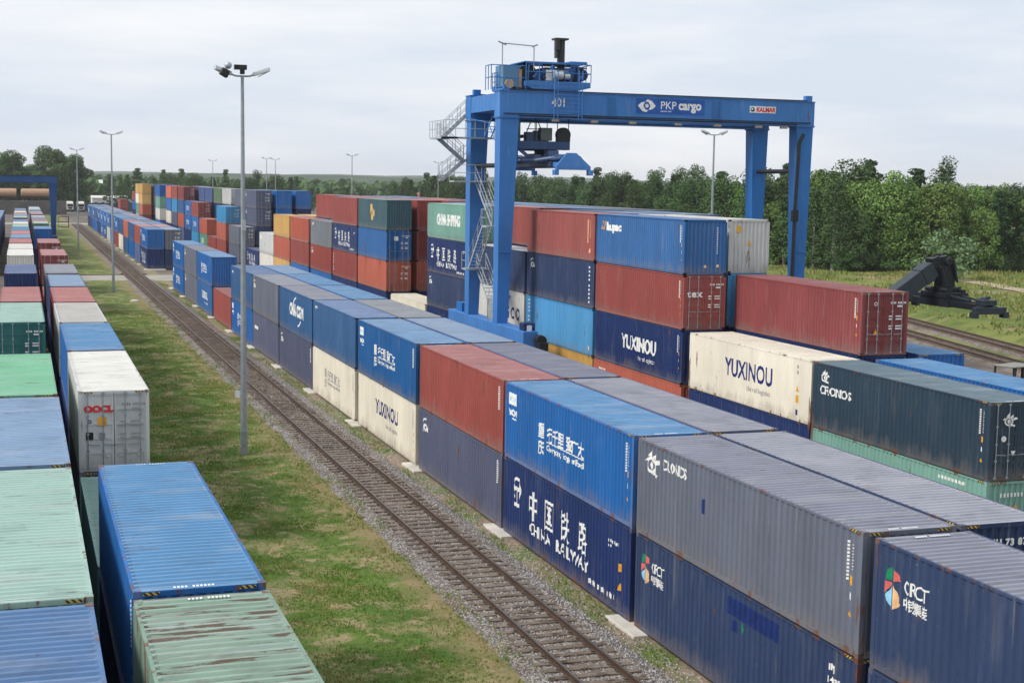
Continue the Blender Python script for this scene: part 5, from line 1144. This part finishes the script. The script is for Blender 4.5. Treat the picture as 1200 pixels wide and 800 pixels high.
def clumps(name, spots, m, label, seed):
    rs = random.Random(seed); v = []; f = []
    for x, y, h, wdt in spots:
        for j in range(46):
            d = Vector((rs.gauss(0, 1), rs.gauss(0, 1), rs.gauss(0, 1))).normalized(); p = Vector((x+d.x*wdt*.5, y+d.y*wdt*.5, h*.55+d.z*h*.45)); s = wdt*rs.uniform(.14, .3)
            q = Vector((rs.gauss(0, 1), rs.gauss(0, 1), rs.gauss(0, 1))).normalized(); w_ = q.orthogonal().normalized()
            m0 = len(v); v += [tuple(p-q*s), tuple(p+w_*s), tuple(p+q*s), tuple(p-w_*s)]; f.append((m0, m0+1, m0+2, m0+3))
    return tag(obj(name, mesh(name, v, f, m)), label, 'wood', kind='stuff')
sp_ = []
for i in range(900):
    y = RT.uniform(760, 1500); ang = YAW+math.atan((RT.uniform(-60, 1300)-600)/1678.26); sp_.append((CAM.x+(y-CAM.y)*math.tan(ang), y, RT.uniform(7, 12)+(y-700)*.004, RT.uniform(8, 14)))
clumps('distant_wood', sp_, LM[0], 'continuous belt of far woodland along the foot of the hills', 4)
# ------------------------------------------------------------------ far buildings, trucks, wagons
PLW = flat('plaster_white', (214, 212, 206), .8); RED_T = flat('roof_tiles', (150, 92, 78), .8)
def house(x, y, w_, d_, h_, label, m=PLW, roof=RED_T, rh=2.5):
    t = tag(empty('house', (x, y, 0)), label, 'house'); MB().box(-w_/2, w_/2, -d_/2, d_/2, 0, h_).build('wall', m, t)
    MB().hexa([(-w_/2-.3, -d_/2-.3, h_+.003), (w_/2+.3, -d_/2-.3, h_+.003), (w_/2+.3, d_/2+.3, h_+.003), (-w_/2-.3, d_/2+.3, h_+.003)], [(-w_/2-.3, -.05, h_+rh), (w_/2+.3, -.05, h_+rh), (w_/2+.3, .05, h_+rh), (-w_/2-.3, .05, h_+rh)]).build('roof', roof, t)
    n = max(2, int(w_/3))
    for i in range(n):
        for q in range(max(1, int(h_/3))): xx = -w_/2+(i+.5)*w_/n; MB().box(xx-.5, xx+.5, -d_/2-.03, -d_/2-.003, q*3+1, q*3+2.3).build('window', glass(), t)
house(19, 800, 14, 10, 9.5, 'white two-storey house on the slope beyond the far trees', roof=flat('pale_roof', (206, 206, 202), .6)); house(30, 640, 34, 14, 4.2, 'long low white shed behind the parked trucks', roof=flat('pale_roof', (206, 206, 202), .6), rh=1)
house(195, 700, 26, 16, 5.5, 'low building with reddish roof far behind the crane stairs', flat('brick_far', (160, 130, 120), .8))
b = MB()
wl = tag(empty('boundary_wall', (20, 560, 0)), 'long dark blue-grey fence wall behind the truck park', 'wall'); MB().box(-75, 62, -.1, .1, 0, 3.2).build('panel', flat('wall_bluegrey', (74, 86, 104), .7), wl)
b = MB(); [b.box(-75+i*6.8, -74.8+i*6.8, -.22, -.103, 0, 3.3) for i in range(21)]; b.build('post', DARK, wl)
def truck(x, y, c, label, cabc=PLW):
    t = tag(empty('truck', (x, y, 0)), label, 'truck', 'trucks in the far truck park'); 
    cb = MB().box(-1.2, 1.2, -1.1, 1.1, .8, 3.3).hexa([(-1.2, -1.1, 3.303), (1.2, -1.1, 3.303), (1.2, 1.1, 3.303), (-1.2, 1.1, 3.303)], [(-1.1, -.5, 3.9), (1.1, -.5, 3.9), (1.1, 1.1, 3.9), (-1.1, 1.1, 3.9)]).build('cab', cabc, t, bevel=.08)
    MB().box(-1.05, 1.05, -1.14, -1.12, 2.0, 2.95).build('windscreen', glass(), cb); MB().box(-.8, .8, -1.14, -1.12, 1.1, 1.8).build('grille', DARK, cb)
    MB().box(-1.25, 1.25, 1.3, 11, 1.2, 3.9).build('trailer', c, t, bevel=.04); MB().box(-1.0, 1.0, -.9, 10.8, .7, 1.1).build('chassis', DARK, t)
    for yy in (-.2, 2.6, 8.4, 9.6):
        for s in (-1, 1): MB().tube((s*1.0, yy, .5), (s*1.25, yy, .5), .5, k=14).build('wheel', RUBBER, t)
for x, y, c, lb in ((-3.2, 545, flat('tarp_navy', (60, 70, 100), .6), 'white truck nearest the gantry leg in the far truck park'), (.6, 542, PLW, 'middle white truck in the far truck park'), (4.6, 540, PLW, 'white truck right of the others in the far truck park'), (-16, 548, PLW, 'white truck at the left of the far truck park')): truck(x, y, c, lb)
# tank wagons glimpsed beneath the far crane beam
TANK = flat('tank_cream', (176, 140, 112), .5)
for i in range(3):
    t = tag(empty('tank_wagon', (-38+i*13.4, 500, 1.6)), '%s cream and orange tank wagon seen beneath the far crane beam' % ['leftmost', 'middle', 'rightmost'][i], 'tank wagon', 'tank wagons beneath the far crane')
    MB().tube((-5.8, 0, 5.9), (5.8, 0, 5.9), 1.5, k=16).tube((-6.1, 0, 5.9), (-5.8, 0, 5.9), 1.0, 1.5, k=16, cap=True).build('tank', TANK, t, smooth=False)
    MB().box(-6.4, 6.4, -1.2, 1.2, 3.9, 4.3).build('underframe', DARK, t)
    for xx in (-4.8, -3.2, 3.2, 4.8): MB().tube((xx, -.9, 3.6), (xx, .9, 3.6), .46, k=14).build('wheelset', DARK, t)
o = MB().box(-50, -2, 496, 504, 0, 4.7).build('embankment', G_ASPH); tag(o, kind='structure')
# small pale stone on the verge
o = MB().blob((-5.9, 121, .12), .4, 1.2, .7, .5, 8, 5, .2).build('stone', CONC); tag(o, 'pale flat stone lying on the grass before the second lamp', 'stone')

# ------------------------------------------------------------------ haze: one closed box of even, thin air round everything
b = MB().box(-3600, 6200, -500, 5200, -1.5, 75); hz = b.build('haze')
m = bpy.data.materials.new('haze'); m.use_nodes = True; nt = m.node_tree; nt.nodes.clear()
pv = nt.nodes.new('ShaderNodeVolumePrincipled'); pv.inputs['Color'].default_value = (.975, .985, 1, 1); pv.inputs['Density'].default_value = .00011; pv.inputs['Anisotropy'].default_value = .2
ou = nt.nodes.new('ShaderNodeOutputMaterial'); nt.links.new(pv.outputs[0], ou.inputs['Volume'])
hz.data.materials.append(m); tag(hz, 'thin pale haze over the distant hills', 'haze', kind='stuff')
